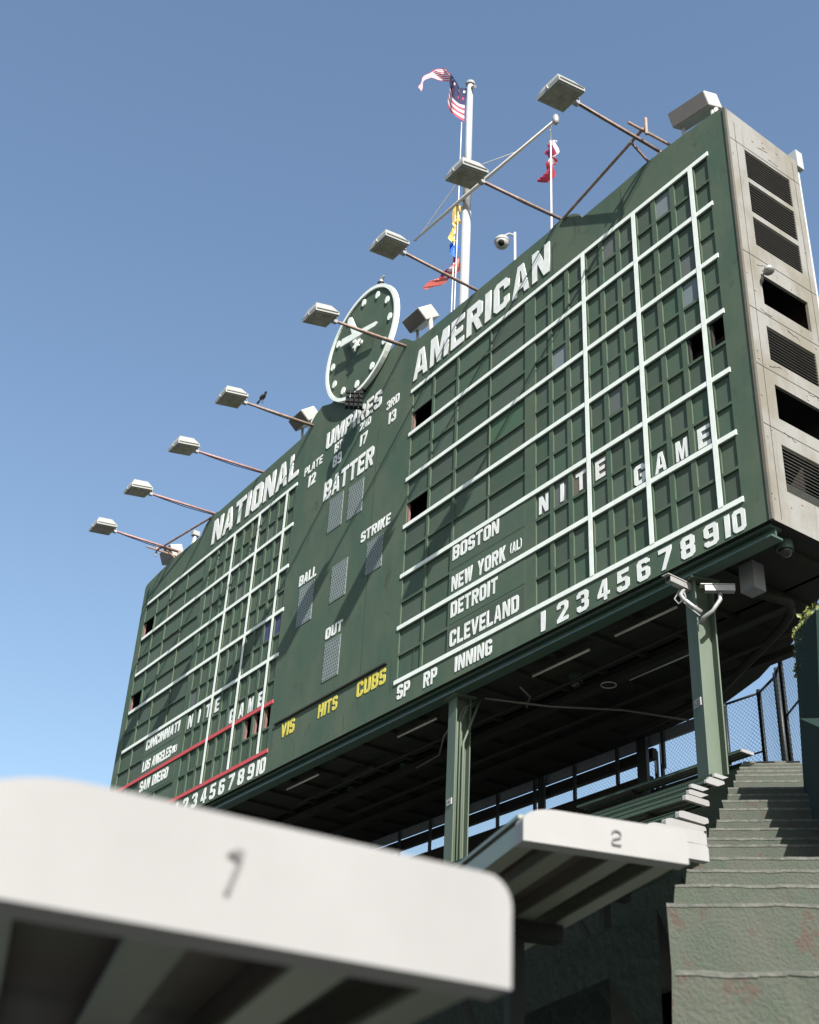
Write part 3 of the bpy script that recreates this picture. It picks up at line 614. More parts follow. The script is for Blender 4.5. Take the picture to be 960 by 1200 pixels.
# right side panel with louvre banks and openings
sh_ = [(.40, 1.52, -.65, 0.0), (.40, 1.52, -1.42, -.75), (.40, 1.52, -2.14, -1.53), (.42, 1.52, -3.35, -2.74), (.40, 1.52, -4.44, -3.79), (.42, 1.52, -5.51, -4.89), (.40, 1.52, -6.77, -5.97)]
for side, X, sg in (('right', XR, 1), ('left', XL, -1)):
    def put(a, y, z, X=X, sg=sg): return (X - sg * y, a, z + ZO)
    g2 = gridwall((.0 if side == 'left' else .031, 1.80, ZB, .62), sh_ if side == 'right' else [], put, .05)
    g2.poly([put(.0, 0, .62), put(1.8, 0, .62), put(.14, 0, .74), put(0, 0, .74)][0:4]); g2.poly([put(1.8, 0, .62), put(1.8, .05, .62), put(1.8, .05, ZB), put(1.8, 0, ZB)])
    sp = g2.build('side_panel', M['cream'] if side == 'right' else M['wall'], SB, fix=False)
    if side == 'right':
        for bi in (0, 1, 2, 4, 6):
            y0, y1, z0, z1 = sh_[bi]; n = 11 if bi < 6 else 13; b = MB(); hgt = (z1 - z0) / n
            b.obox((0, 0, 0), Vector((.022, 0, -.022)), Vector((0, (y1 - y0) / 2 - .002, 0)), Vector((.003, 0, .003))); lm = b.mesh('louvre_slat', M['slat'] if bi < 6 else M['cream'])
            for i in range(n): inst('louvre_slat', lm, (XR - .028, (y0 + y1) / 2, z0 + hgt * (i + .5) + ZO), sp)
        b = MB()   # riveted trim strips and scars
        for z in (.0 + .06, -2.44, -3.57, -4.66, -5.74): b.m(M['under']); b.box(XR + .0002, XR + .0025, .04, 1.79, z - .006 + ZO, z + .006 + ZO)
        for y in (.2, 1.66): b.box(XR + .0002, XR + .0025, y, y + .008, ZO - 7.3, ZO + .5)
        for cx, cz in ((.75, .28), (1.0, .15), (.35, -2.6), (.3, -3.5), (.9, -3.62), (.35, -4.6), (1.2, -4.68), (.5, -5.72)):
            pts_ = []; y_, z_ = cx, cz; rr_ = random.Random(int(cx * 100))
            for q_ in range(7): pts_.append((XR + .002, y_, z_ + ZO)); y_ += rr_.uniform(.02, .07); z_ += rr_.uniform(-.045, .03)
            for p_, q_ in zip(pts_, pts_[1:]): w_ = rr_.uniform(.006, .016); b.poly([p_, q_, (q_[0] + .001, q_[1], q_[2] + w_), (p_[0] + .001, p_[1], p_[2] + w_)])
        r4 = random.Random(2)
        for i in range(70):
            y, z = r4.uniform(.06, 1.72), r4.uniform(-7.2, .5)
            if any(h[0] - .06 < y < h[1] + .06 and h[2] - .05 < z < h[3] + .05 for h in sh_): continue
            s_ = r4.uniform(.008, .022); b.m(M['rust']); b.box(XR + .0005, XR + .008, y - s_, y + s_ * r4.uniform(.6, 2), z - s_ * .7 + ZO, z + s_ * .7 + ZO); b.m(M['cream'])
        o = b.build('rivet_scars', None, sp); o['kind'] = 'stuff'
        b = MB(); b.box(XR - .03, XR + .02, -.02, .03, ZB + ZO - .01, .73 + ZO); b.build('corner_trim', mat('rusty_trim', (.07, .075, .055), .6, col2=(.12, .085, .06), nscale=6, amt=.8), SB)
# back wall, roof, floors inside
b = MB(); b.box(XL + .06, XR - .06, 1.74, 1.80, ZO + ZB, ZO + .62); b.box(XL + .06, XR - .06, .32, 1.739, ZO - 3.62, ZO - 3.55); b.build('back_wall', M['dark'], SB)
b = MB(); b.poly([(XL, .14, ZO + .72), (XR, .14, ZO + .72), (XR, 1.8, ZO + .62), (XL, 1.8, ZO + .62)]); b.poly([(XL, .14, ZO + .68), (XR, .14, ZO + .68), (XR, 1.8, ZO + .58), (XL, 1.8, ZO + .58)]); b.build('roof', M['beam'], SB, fix=False)
# underside deck with rounded rear corners
dk = [(11.40, .06), (11.40, 1.85), (10.5, 2.15), (9.25, 3.1), (7.75, 3.9), (6.5, 4.33), (5.0, 4.42)]
dpts = [(XC + u, y) for u, y in dk] + [(XC - u, y) for u, y in dk[::-1]]
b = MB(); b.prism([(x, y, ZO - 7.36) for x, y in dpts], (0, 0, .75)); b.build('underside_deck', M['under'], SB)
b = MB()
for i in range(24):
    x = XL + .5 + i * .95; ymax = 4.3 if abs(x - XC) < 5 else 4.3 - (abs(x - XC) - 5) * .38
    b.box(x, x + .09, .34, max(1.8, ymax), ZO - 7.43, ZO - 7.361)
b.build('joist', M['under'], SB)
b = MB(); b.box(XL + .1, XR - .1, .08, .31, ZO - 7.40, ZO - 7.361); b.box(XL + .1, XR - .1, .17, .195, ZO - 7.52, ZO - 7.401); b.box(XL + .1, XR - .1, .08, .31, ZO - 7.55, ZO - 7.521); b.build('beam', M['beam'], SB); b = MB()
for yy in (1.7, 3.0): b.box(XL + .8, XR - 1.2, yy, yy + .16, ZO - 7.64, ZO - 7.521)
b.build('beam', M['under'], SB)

# ------------------------------------------------------------------ columns
def column(x, y, ztop, zbot, label, pipes):
    e = empty('steel_column', (x, y, zbot), label, 'column', 'steel columns under the scoreboard')
    b = MB(); hw, hd, tf = .15, .15, .02
    b.box(x - hw, x + hw, y - hd, y - hd + tf, zbot, ztop); b.box(x - hw, x + hw, y + hd - tf, y + hd, zbot, ztop); b.box(x - .012, x + .012, y - hd + tf + .0005, y + hd - tf - .0005, zbot, ztop)
    b.build('shaft', M['column'], e)
    b = MB(); b.box(x - .22, x + .22, y - .22, y + .22, ztop - .03, ztop - .001); b.build('cap_plate', M['column'], e)
    if pipes:
        for i, (dx, dy, r) in enumerate(((.045, -.065, .03), (.06, .01, .024), (.12, -.04, .018), (.21, -.02, .022))):
            b = MB(); b.tube([(x + dx, y + dy, zbot), (x + dx, y + dy, ztop - (.9 if i == 3 else .5)), (x + dx + .02, y + dy + .1, ztop - (.6 if i == 3 else .2)), (x + dx + .03, y + dy + .3, ztop - .05)], r, 8); b.build('conduit', M['column'], e, smooth=True)
    return e
c2 = column(-1.27, .36, ZO - 7.551, ZO - 12.3, 'right green steel column carrying two security cameras', False)
c1 = column(-7.00, .36, ZO - 7.551, ZO - 13.3, 'middle green steel column with painted conduits running up it', True)
b = MB(); b.box(-1.36, -1.17, .195, .2095, ZO - 9.50, ZO - 9.385); b.build('number_plate', M['whitebox'], c2)
word('530', -1.345, -1.185, -9.485, -9.40, M['ink'], c2, .02, y=.1945, depth=.002, name='plate_number')
b = MB(); b.box(-7.08, -6.9, .195, .2095, ZO - 9.53, ZO - 9.42); b.build('number_plate', M['whitebox'], c1)
b = MB(); b.box(-7.03, -6.95, .192, .1945, ZO - 9.49, ZO - 9.46); b.build('plate_mark', M['ink'], c1)

c2.rotation_euler.z = math.radians(-19); c1.rotation_euler.z = math.radians(-10)
# security cameras on the right column
def seccam(c, dirv, label, arm):
    c = Vector(c); d = Vector(dirv).normalized(); s = d.cross(Vector((0, 0, 1))).normalized(); u = s.cross(d)
    e = empty('security_camera', arm[-1], label, 'camera', 'security cameras on the right column')
    b = MB(); b.m(M['galv']); b.obox(c, d * .21, s * .05, u * .045); b.m(M['whitebox']); b.obox(c + u * .052 + d * .03, d * .24, s * .062, u * .006); b.build('housing', None, e)
    b = MB(); b.obox(c + d * .2125, d * .002, s * .04, u * .036); b.build('lens_window', M['black'], e)
    b = MB(); b.tube(arm, [.03] * (len(arm) - 1) + [.045], 8); b.build('bracket_arm', M['galv'], e, smooth=True)
seccam((-1.32, .0, ZO - 7.655), (0, -1, .03), 'left white security camera on the right column, below inning 7', [(-1.32, .1, ZO - 7.71), (-1.30, .0, ZO - 7.84), (-1.22, -.02, ZO - 7.95), (-1.15, .06, ZO - 8.05), (-1.13, .2, ZO - 8.12)])
seccam((-.83, .3, ZO - 7.83), (-.63, -.77, .0), 'right white security camera on the right column, below inning 9', [(-.83, .3, ZO - 7.90), (-.80, .26, ZO - 8.02), (-.90, .2, ZO - 8.18), (-1.02, .14, ZO - 8.26), (-1.12, .2, ZO - 8.28)])
b = MB(); b.tube([(-1.36, .05, ZO - 7.72), (-1.42, .0, ZO - 7.86), (-1.3, -.05, ZO - 8.0), (-1.18, -.02, ZO - 7.94), (-1.22, .0, ZO - 7.84), (-1.32, .02, ZO - 7.9), (-1.2, .05, ZO - 8.06), (-1.1, .15, ZO - 8.2)], .010, 6)
tag(b.build('cable', M['galv']), 'loose looped cable between the two security cameras on the right column', 'cable')
# fixtures under the deck
for k, (x0, x1, y) in enumerate(((-13.43, -12.08, .55), (-9.25, -7.94, .55), (-5.36, -3.89, .64), (-3.30, -1.91, .6), (-4.39, -2.96, 1.95), (-12.2, -11.0, 1.2))):
    e = empty('tube_light', ((x0 + x1) / 2, y, ZO - 7.56), 'unlit strip light under the deck, ' + ['farthest left of the front row', 'front row just left of the middle column', 'front row below innings 1 to 3', 'front row beside the right column', 'rear row left of the right column', 'rear row far left'][k], 'light', 'strip lights under the scoreboard')
    b = MB(); b.box(x0, x1, y - .05, y + .05, ZO - 7.56, ZO - 7.521); b.build('batten', M['under'], e)
    b = MB(); b.tube([(x0 + .03, y, ZO - 7.585), (x1 - .03, y, ZO - 7.585)], .022, 8); b.build('tube', M['tube'], e, smooth=True)
for k, (x, y) in enumerate(((.12, .62), (-12.9, 1.9), (-10.9, 1.9), (-5.2, 1.5))):
    e = empty('dome_camera', (x, y, ZO - 7.52), ['dome camera under the right end of the board', 'dome camera farthest left under the deck', 'dome camera left of the middle column', 'dome camera under the deck between the columns'][k], 'camera', 'dome cameras under the deck')
    b = MB(); b.tube([(x, y, ZO - 7.36), (x, y, ZO - 7.5)], .12, 16); b.build('base', M['beam'], e)
    b = MB(); n = 6; b.tube([(x, y, ZO - 7.501 - .1 * math.sin(math.pi / 2 * i / n)) for i in range(n + 1)], [max(.003, .1 * math.cos(math.pi / 2 * i / n)) for i in range(n + 1)], 16); b.build('dome', mat('smoked_dome', (.02, .02, .02), .08), e, smooth=True)
e = empty('junction_cabinet', (-.62, .8, ZO - 7.9), 'grey metal cabinet under the board, right of the right column', 'cabinet')
b = MB(); b.box(-.76, -.50, .66, .90, ZO - 7.80, ZO - 7.362); b.build('body', M['fascia'], e); b = MB(); b.box(-.74, -.52, .652, .6595, ZO - 7.78, ZO - 7.40); b.build('door', M['fascia'], e)
def pipe(pts, r, lab, mt, name='pipe'): tag_ = MB(); tag_.tube(pts, r, 8); return tag(tag_.build(name, mt, smooth=True), lab, 'pipe')
zu = ZO - 7.6
pipe([(-.9, 1.0, zu), (-.75, 1.7, zu), (-.95, 2.0, zu), (-1.4, 2.3, zu), (-3.67, 3.4, zu), (-6.2, 3.7, zu)], .07, 'thick dark pipe bending along the rear of the deck underside', M['under'])
pipe([(-7.2, .5, zu - .1), (-8.2, .9, zu - .18), (-9.3, 1.6, zu - .06), (-10.2, 1.7, zu - .06)], .018, 'thin grey conduit sagging left from the middle column', mat('dull_conduit', (.10, .10, .095), .6))
pipe([(-6.6, .6, zu), (-5.9, 1.5, zu - .12), (-5.2, 2.6, zu - .1), (-4.6, 3.6, zu - .2)], .02, 'thin conduit running back under the deck from the middle column', mat('dull_conduit', (.10, .10, .095), .6))
pipe([(-5.8, .75, zu), (-5.95, 1.1, zu - .04), (-6.35, 1.35, zu - .04)], .018, 'short pale conduit drop right of the middle column', mat('dull_conduit', (.10, .10, .095), .6))
pipe([(-2.2, 1.2, zu), (-5.0, 1.25, zu), (-9.5, 1.2, zu), (-14, 1.2, zu)], .03, 'long straight conduit along the middle of the deck underside', M['under'])
pipe([(-1.2, 2.5, zu), (-5.0, 2.55, zu), (-9.5, 2.5, zu), (-14, 2.5, zu)], .04, 'long straight dark pipe along the rear of the deck underside', M['under'])
b = MB(); b.tube([(-4.65 + .13 * math.cos(t * math.pi / 8), 1.74 + .13 * math.sin(t * math.pi / 8), zu - .05) for t in range(17)], .012, 6, cap=False); tag(b.build('speaker_ring', M['galv']), 'grey ring of a ceiling speaker under the deck', 'ring')

# ------------------------------------------------------------------ rear fascia, parapet and chain-link fences
b = MB(); b.box(-22, -5.0, 4.55, 4.6, ZO - 7.50, ZO - 7.28); tag(b.build('fascia_beam', M['fascia']), 'long grey fascia beam above the rear sky gap', 'beam')
b = MB(); b.box(-22, -6.52, 4.62, 4.74, ZO - 7.72, ZO - 7.505); tag(b.build('header_beam', M['under']), 'dark beam directly under the grey fascia at the rear', 'beam')
b = MB(); b.box(-24, -6.7, 4.62, 4.8, ZO - 10.4, ZO - 8.0); b.box(-6.699, -4.9, 4.62, 4.8, ZO - 10.4, ZO - 8.33); tag(b.build('parapet', M['under']), 'dark parapet wall along the back of the concourse', 'wall')
posts_e = empty('post_row', (-12, 4.52, ZO - 8.05), 'row of dark posts crossing the rear sky gap', 'posts')
for k in range(13):
    x = -4.9 - k * 1.245
    b = MB(); b.box(x - .035, x + .035, 4.50, 4.549, ZO - 8.05, ZO - 7.28); b.build('post', M['fence'], posts_e)
for q in ((-6.75, -6.5, 4.42, 4.4995, ZO - 9.4), (-9.7, -9.5, 4.45, 4.499, ZO - 8.1)): b = MB(); b.box(*q, ZO - 7.28); b.build('post', M['fence'], posts_e)
def chain(p0, p1, z0, z1, label, post0=True, post1=True, arms=False, zt1=None, rails=(1.0,)):
    p0 = Vector(p0); p1 = Vector(p1); d = (p1 - p0); L = d.length; d.normalize(); n = Vector((-d.y, d.x, 0))
    z1b = z1 if zt1 is None else zt1
    e = empty('chain_link_fence', (p0.x, p0.y, z0), label, 'fence', 'chain-link fences')
    top = lambda s: z1 + (z1b - z1) * s / L
    P = lambda s, z: Vector((p0.x + d.x * s, p0.y + d.y * s, z))
    wm = MB(); pitch = .085; H = max(z1, z1b) - z0; r = .0032
    for sgn in (1, -1):
        s = -H if sgn == 1 else 0
        while s < (L if sgn == 1 else L + H):
            # wire from (s,z0) going up at 45 degrees
            t0, t1 = 0, H
            if sgn == 1: t0 = max(0, -s); t1 = min(H, L - s)
            else: t0 = max(0, s - L); t1 = min(H, s)
            if t1 > t0:
                a = P(s + sgn * t0, z0 + t0); ts = t1
                while ts > t0 and z0 + ts > top(s + sgn * ts): ts -= .04
                if ts > t0:
                    c = P(s + sgn * ts, z0 + ts); off = n * .004 * sgn
                    q = (c - a).normalized().cross(n) * r
                    wm.poly([a - q + off, a + q + off, c + q + off, c - q + off]); wm.poly([a + n * r + off, a - n * r + off, c - n * r + off, c + n * r + off])
            s += pitch
    o = wm.build('wire_mesh', M['wire'], e, fix=False); o['kind'] = 'stuff'
    b = MB(); b.tube([P(0, top(0)), P(L, top(L))], .024, 8); b.build('rail', M['fence'], e, smooth=True)
    for rr in rails:
        if rr < 1: b = MB(); b.tube([P(0, z0 + (top(0) - z0) * rr), P(L, z0 + (top(L) - z0) * rr)], .018, 8); b.build('rail', M['fence'], e, smooth=True)
    for s, on in ((0, post0), (L, post1)):
        if on: b = MB(); b.tube([P(s, z0 - .3), P(s, top(s) + .06)], .042, 10); b.build('post', M['fence'], e, smooth=True)
    return e
z_f = ZO - 9.25
chain((-22, 4.95), (-6.75, 4.95), ZO - 8.1, ZO - 7.5, 'long low chain-link fence filling the rear sky gap under the board')
chain((-6.55, 4.9), (-4.9, 4.9), ZO - 8.5, ZO - 7.15, 'chain-link panel left of the right column', zt1=ZO - 7.15, rails=(.35,))
chain((-4.9, 4.9), (-4.12, 4.95), z_f, ZO - 7.05, 'chain-link panel immediately right of the right column', rails=(.5,))
chain((-4.12, 4.95), (-3.44, 4.60), z_f, ZO - 7.05, 'chain-link panel behind the top of the steps')
chain((-3.32, 4.50), (-3.08, 4.32), z_f, ZO - 7.02, 'narrow chain-link gate leaf between two thick posts')
chain((-3.08, 4.32), (-1.2, 3.35), z_f, ZO - 6.95, 'chain-link panel at the far right beside the ivy wall', rails=(.55,), zt1=ZO - 6.5)

# ------------------------------------------------------------------ floodlight arms over the board
nm = {0: 'far right, over the louvred end', 1: 'above the right end of AMERICAN', 2: 'above the left half of AMERICAN', 3: 'crossing the clock', 4: 'left of the clock', 5: 'above the end of NATIONAL', 6: 'above the start of NATIONAL', 7: 'far left end'}
bx = [-1.16, -3.76, -6.42, -8.97, -12.97, -15.56, -18.20, -20.55]
bz = [1.12, 1.42, 1.42, 1.50, 1.50, 1.44, 1.38, 1.22]
hz = [.98, 1.24, 1.33, 1.22, 1.34, 1.24, 1.28, 1.14]
def lampset():
    e = empty('floodlight_arm', (0, 0, 0), '', 'floodlight', 'floodlights on arms over the scoreboard')
    b = MB(); b.tube([(0, .12, -.45), (0, .12, .0)], .035, 8); b.build('bracket', M['rust'], e, world=False)
    b = MB(); b.tube([(0, .16, .0), (0, -1.95, -.10)], .033, 10); b.build('arm', M['rust'], e, world=False, smooth=True)
    b = MB(); b.tube([(.03, .1, -.06), (.045, -.35, -.11), (.05, -.9, -.15), (.045, -1.5, -.15), (.02, -1.98, -.12)], .011, 6); b.build('cable', M['black'], e, world=False)
    b = MB(); b.obox((0, -1.9, -.10), Vector((.045, 0, 0)), Vector((0, .06, 0)), Vector((0, 0, .05))); b.build('knuckle', M['galv'], e, world=False)
    b = MB(); c = Vector((0, -2.24, -.12)); a = Vector((.285, 0, 0)); t = math.radians(10)
    yv = Vector((0, math.cos(t), math.sin(t))) * .30; zv = Vector((0, -math.sin(t), math.cos(t)))
    b.m(M['housing']); b.obox(c - zv * .02, a, yv, zv * .04); b.obox(c + zv * .112, a * .97, yv * .97, zv * .09, taper=.66); b.obox(c - zv * .072, a * .88, yv * .9, zv * .01)
    b.obox(c + zv * .05 + yv * 1.12, a * .25, yv * .15, zv * .05); b.tube([c + a * 1.03 - yv * .9, c + a * 1.03 + yv * .9], .012, 6)
    hs = b.build('housing', None, e, world=False)
    b = MB(); b.obox(c - zv * .0865, a * .8, yv * .82, zv * .003); b.build('lens', M['lens'], hs, world=False)
    b = MB(); b.tube([c - yv * 1.0 - zv * .03, c - yv * 1.08 + zv * .02], .02, 6); b.build('latch', M['housing'], hs, world=False)
    return e
L0 = lampset()
def copy_tree(o, parent=None):
    c = o.copy(); COL.objects.link(c); c.parent = parent
    for ch in list(o.children): copy_tree(ch, c)
    return c
for i in range(8):
    o = L0 if i == 0 else copy_tree(L0)
    o.location = (bx[i], 0, ZO + bz[i]); o['label'] = 'weathered floodlight on a rusty arm, ' + nm[i]
    o.rotation_euler = (math.atan2(bz[i] - hz[i] - .1, 2.2), math.radians([0, 3, -2, 2, -3, 1, 3, -2][i]), math.radians([0, -1, 1.5, 0, -1.5, 1, -1, .5][i]))
    if i >= 5:
        for ch in o.children:
            if ch.name.startswith('arm'): ch.data = ch.data.copy(); ch.data.materials[0] = M['pinkrust']
# guy pipes linking the arms at both ends
for s, lab in ((1, 'long rusty guy pipe from the crest bump to the far right floodlight arm'), (-1, 'dark guy pipe from the crest to the far left floodlight arm')):
    e = empty('guy_pipe', (XC + s * 7.3, .05, ZO + 1.3), lab, 'pipe')
    b = MB(); b.tube([(XC + s * 7.35, -.02, ZO + 1.28), (XC + s * 9.95, -.42, ZO + 1.22)], .03, 8); b.build('pipe', M['rust'], e)
    b = MB(); b.tube([(XC + s * 9.9, -.75, ZO + 1.2), (XC + s * 9.95, .25, ZO + 1.25)], .028, 8); b.tube([(XC + s * 10.0, -.4, ZO + 1.05), (XC + s * 10.0, -.4, ZO + 1.45)], .03, 8)
    b.tube([(XC + s * 9.6, -.40, ZO + 1.2), (XC + s * 9.6, .1, ZO + .95)], .025, 8); b.build('clamp', M['rust'], e)

# flood boxes standing behind the crest
def floodbox(org, ex, ef, edp, legs, label):
    org, ex, ef, edp = Vector(org), Vector(ex), Vector(ef), Vector(edp)
    e = empty('flood_box', (org.x, org.y, legs), label, 'floodlight', 'white flood boxes on the crest')
    c = org + ex / 2 + ef / 2 + edp / 2
    b = MB(); b.obox(c, ex / 2, ef / 2, edp / 2); o = b.build('box', M['whitebox'], e); bv = o.modifiers.new('b', 'BEVEL'); bv.width = .02; bv.segments = 2
    nrm = ex.cross(ef).normalized(); nrm = nrm if nrm.dot(edp) < 0 else -nrm
    b = MB(); b.obox(org + ex / 2 + ef / 2 + nrm * .006, ex * .47, ef * .46, nrm * .005); b.build('lens', M['shadeface'], e)
    b = MB()
    for s in (.12, .88):
        p = org + ex * s + ef * .9 + edp * .5; b.tube([p, Vector((p.x, p.y + .05, legs))], .035, 8)
    p = org + ex * .9 + edp * .8 + ef * .3; b.tube([p, Vector((p.x + .05, p.y + .12, legs))], .06, 8)
    b.build('stand', M['whitebox'], e)
floodbox((-.82, .0, ZO + 1.70), (.78, .12, 0), (.02, .10, -.32), (.05, .28, .06), ZO + .6, 'wide white flood box with shaded grey face on the far right crest')
floodbox((-9.22, 0, ZO + 2.35), (.66, 0, 0), (0, .255, -.22), (0, .36, .30), ZO + 1.2, 'white flood box on legs just right of the clock')
floodbox((-14.36, 0, ZO + 2.38), (.66, 0, 0), (0, .255, -.22), (0, .36, .30), ZO + 1.1, 'white flood box on legs left of the clock')
floodbox((-21.75, 0, ZO + 1.62), (.75, 0, 0), (0, .15, -.36), (0, .36, .14), ZO + .6, 'white flood box at the far left end of the crest')
# small fittings on the crest
e = empty('crest_camera', (-5.5, .3, ZO + 1.2), 'white dome camera on a short post above AMERICAN', 'camera')
b = MB(); b.tube([(-5.47, .3, ZO + 1.2), (-5.49, .3, ZO + 2.5)], .032, 8); b.tube([(-5.49, .3, ZO + 2.42), (-5.55, .2, ZO + 2.46), (-5.62, .08, ZO + 2.36)], .025, 8); b.build('post', M['pole'], e)
b = MB(); n = 8; c = Vector((-5.62, .06, ZO + 2.16)); b.tube([c + Vector((0, 0, .02 + .17 * math.sin(math.pi / 2 * i / n))) for i in range(n + 1)], [max(.01, .165 * math.cos(math.pi / 2 * i / n)) for i in range(n + 1)], 16); b.build('shroud', M['whitebox'], e, smooth=True)
b = MB(); b.tube([c + Vector((0, 0, .019 - .15 * math.sin(math.pi / 2 * i / n))) for i in range(n + 1)], [max(.003, .155 * math.cos(math.pi / 2 * i / n)) for i in range(n + 1)], 16); b.build('dome', M['whitebox'], e, smooth=True)
b = MB(); c = c + Vector((.07, -.07, -.07)); b.tube([c + Vector((0, 0, .07 * math.cos(math.pi * i / n))) for i in range(n + 1)], [max(.003, .07 * math.sin(math.pi * i / n)) for i in range(n + 1)], 12); b.build('lens', M['black'], e, smooth=True)
e = empty('clock_beacon', (XC + .6, .05, ZO + 4.1), 'small dark beacon on top of the clock', 'beacon')
b = MB(); b.tube([(XC + .62, .05, ZO + 4.1), (XC + .62, .05, ZO + 4.34)], .085, 10); b.build('base', M['black'], e); b = MB(); b.tube([(XC + .62, .05, ZO + 4.34), (XC + .64, .05, ZO + 4.44), (XC + .74, .05, ZO + 4.5)], [.05, .05, .03], 8); b.build('lamp', M['galv'], e)
e = empty('crest_fitting', (-19.5, .1, ZO + .9), 'small white fitting on the crest near the far left floodlights', 'fitting')
b = MB(); b.tube([(-19.5, .1, ZO + .85), (-19.5, .1, ZO + 1.25)], [.09, .05], 8); b.build('post', M['whitebox'], e); b = MB(); b.box(-19.58, -19.42, 0, .2, ZO + 1.26, ZO + 1.4); b.build('head', M['housing'], e)
# loudspeaker cluster under the clock
e = empty('loudspeaker_cluster', (-10.1, -.2, ZO + .2), 'black loudspeaker cluster hanging below the clock over UMPIRES', 'loudspeaker')
sw = Vector((.56, .83, 0)); sn = Vector((.83, -.56, 0))
for i in range(4):
    for j in range(4):
        b = MB(); c = Vector((-10.47, -.34, ZO + .70)) + sw * (i - 1.5) * .105 + Vector((0, 0, (1.5 - j) * .12))
        b.obox(c, sw * .044, Vector((0, 0, .05)), sn * .07, taper=.8); b.build('speaker', M['black'], e)
b = MB(); b.tube([(-10.52, -.3, ZO + .93), (-10.55, -.14, ZO + 1.12), (-10.55, -.001, ZO + 1.15)], .025, 6); b.tube([(-10.52, -.3, ZO + .5), (-10.56, -.001, ZO + .62)], .02, 6); b.build('bracket', M['black'], e)
# bird perched on the arm left of the clock
b = MB(); B0 = Vector((-12.97, -1.45, ZO + 1.66)); n = 8
b.tube([B0 + Vector((-.14 + .28 * i / n, 0, .02 + .03 * i / n)) for i in range(n + 1)], [.004, .035, .055, .065, .065, .058, .045, .03, .004], 8)
b.tube([B0 + Vector((.11, 0, .06)), B0 + Vector((.14, 0, .10)), B0 + Vector((.18, 0, .10))], [.03, .035, .006], 8); b.tube([B0 + Vector((-.12, 0, .02)), B0 + Vector((-.26, 0, -.02))], [.02, .03], 4)
b.tube([B0 + Vector((0, .015, -.03)), B0 + Vector((0, .015, -.16))], .006, 4); b.tube([B0 + Vector((.02, -.015, -.03)), B0 + Vector((.02, -.015, -.16))], .006, 4)
tag(b.build('bird', M['bird'], smooth=True), 'small dark bird perched on the floodlight arm left of the clock', 'bird')
# white downpipe at the rear corner
e = empty('downpipe', (.36, 2.0, ZO - 7.4), 'white downpipe behind the louvred end of the board', 'pipe')
b = MB(); b.tube([(.34, 1.93, ZO - 7.4), (.34, 1.93, ZO + .72)], .035, 8); b.build('pipe', M['pole'], e, smooth=True); b = MB(); b.box(.26, .44, 1.83, 2.0, ZO + .55, ZO + .95); b.build('hopper', M['pole'], e)
# lamp fixed on the side panel
e = empty('side_lamp', (XR, .5, ZO - 2.8), 'small jelly-jar lamp beside the upper opening of the louvred end', 'lamp')
b = MB(); b.tube([(XR, .42, ZO - 2.92), (XR + .05, .41, ZO - 2.80), (XR + .16, .40, ZO - 2.76)], .02, 8); b.build('neck', M['galv'], e, smooth=True)
b = MB(); b.tube([(XR + .13, .40, ZO - 2.72), (XR + .17, .39, ZO - 2.78), (XR + .18, .39, ZO - 2.84)], [.03, .075, .085], 12); b.build('shade', M['galv'], e, smooth=True)

# ------------------------------------------------------------------ mast, yard, rigging and flags
e = empty('flag_mast', (XC, 3.0, ZO - 6.6), 'tall white flag mast with a crossing yard behind the scoreboard', 'mast')
b = MB(); b.tube([(XC, 3.03, ZO - 6.6), (XC, 3.03, ZO + 5), (XC, 3.03, ZO + 9.0)], .125, 14); b.tube([(XC, 3.02, ZO + 9.0), (XC + .0, 3.0, ZO + 14.2)], [.115, .09], 14); b.build('pole', M['pole'], e, smooth=True)
b = MB(); b.tube([(XC, 3.0, ZO + 14.2), (XC, 3.0, ZO + 14.27), (XC, 3.0, ZO + 14.35)], [.13, .15, .05], 12); b.tube([(XC + .1, 3.0, ZO + 14.0), (XC + .25, 3.0, ZO + 13.9)], .05, 8); b.build('truck', M['pole'], e)
b = MB(); b.tube([(-7.0, 2.86, ZO + 9.07), (-10.97, 2.84, ZO + 9.38), (-13.3, 2.86, ZO + 9.56)], [.035, .055, .03], 8); b.build('yard', mat('cream_yard_paint', (0.62, 0.58, 0.50), .5), e, smooth=True)
b = MB(); c = Vector((-6.95, 2.8, ZO + 9.0)); b.tube([c + Vector((0, 0, .12)), c, c - Vector((0, 0, .12)), c - Vector((0, 0, .2))], [.06, .09, .085, .03], 10); b.build('yard_camera', M['galv'], e, smooth=True)
for p, q in (((-11.0, 2.98, 10.63), (-8.46, 2.9, 9.22)), ((-11.0, 2.98, 10.63), (-13.28, 2.9, 9.55)), ((-7.26, 2.9, 9.08), (-7.30, 2.9, .7)), ((-11.2, 2.9, 14.1), (-11.2, 2.9, 1.0)), ((-11.33, 2.9, 9.35), (-11.33, 2.9, 1.0))):
    b = MB(); b.tube([(p[0], p[1], p[2] + ZO), (q[0], q[1], q[2] + ZO)], .014 if p[0] < -8 else .022, 6); b.build('halyard', M['rope'], e)
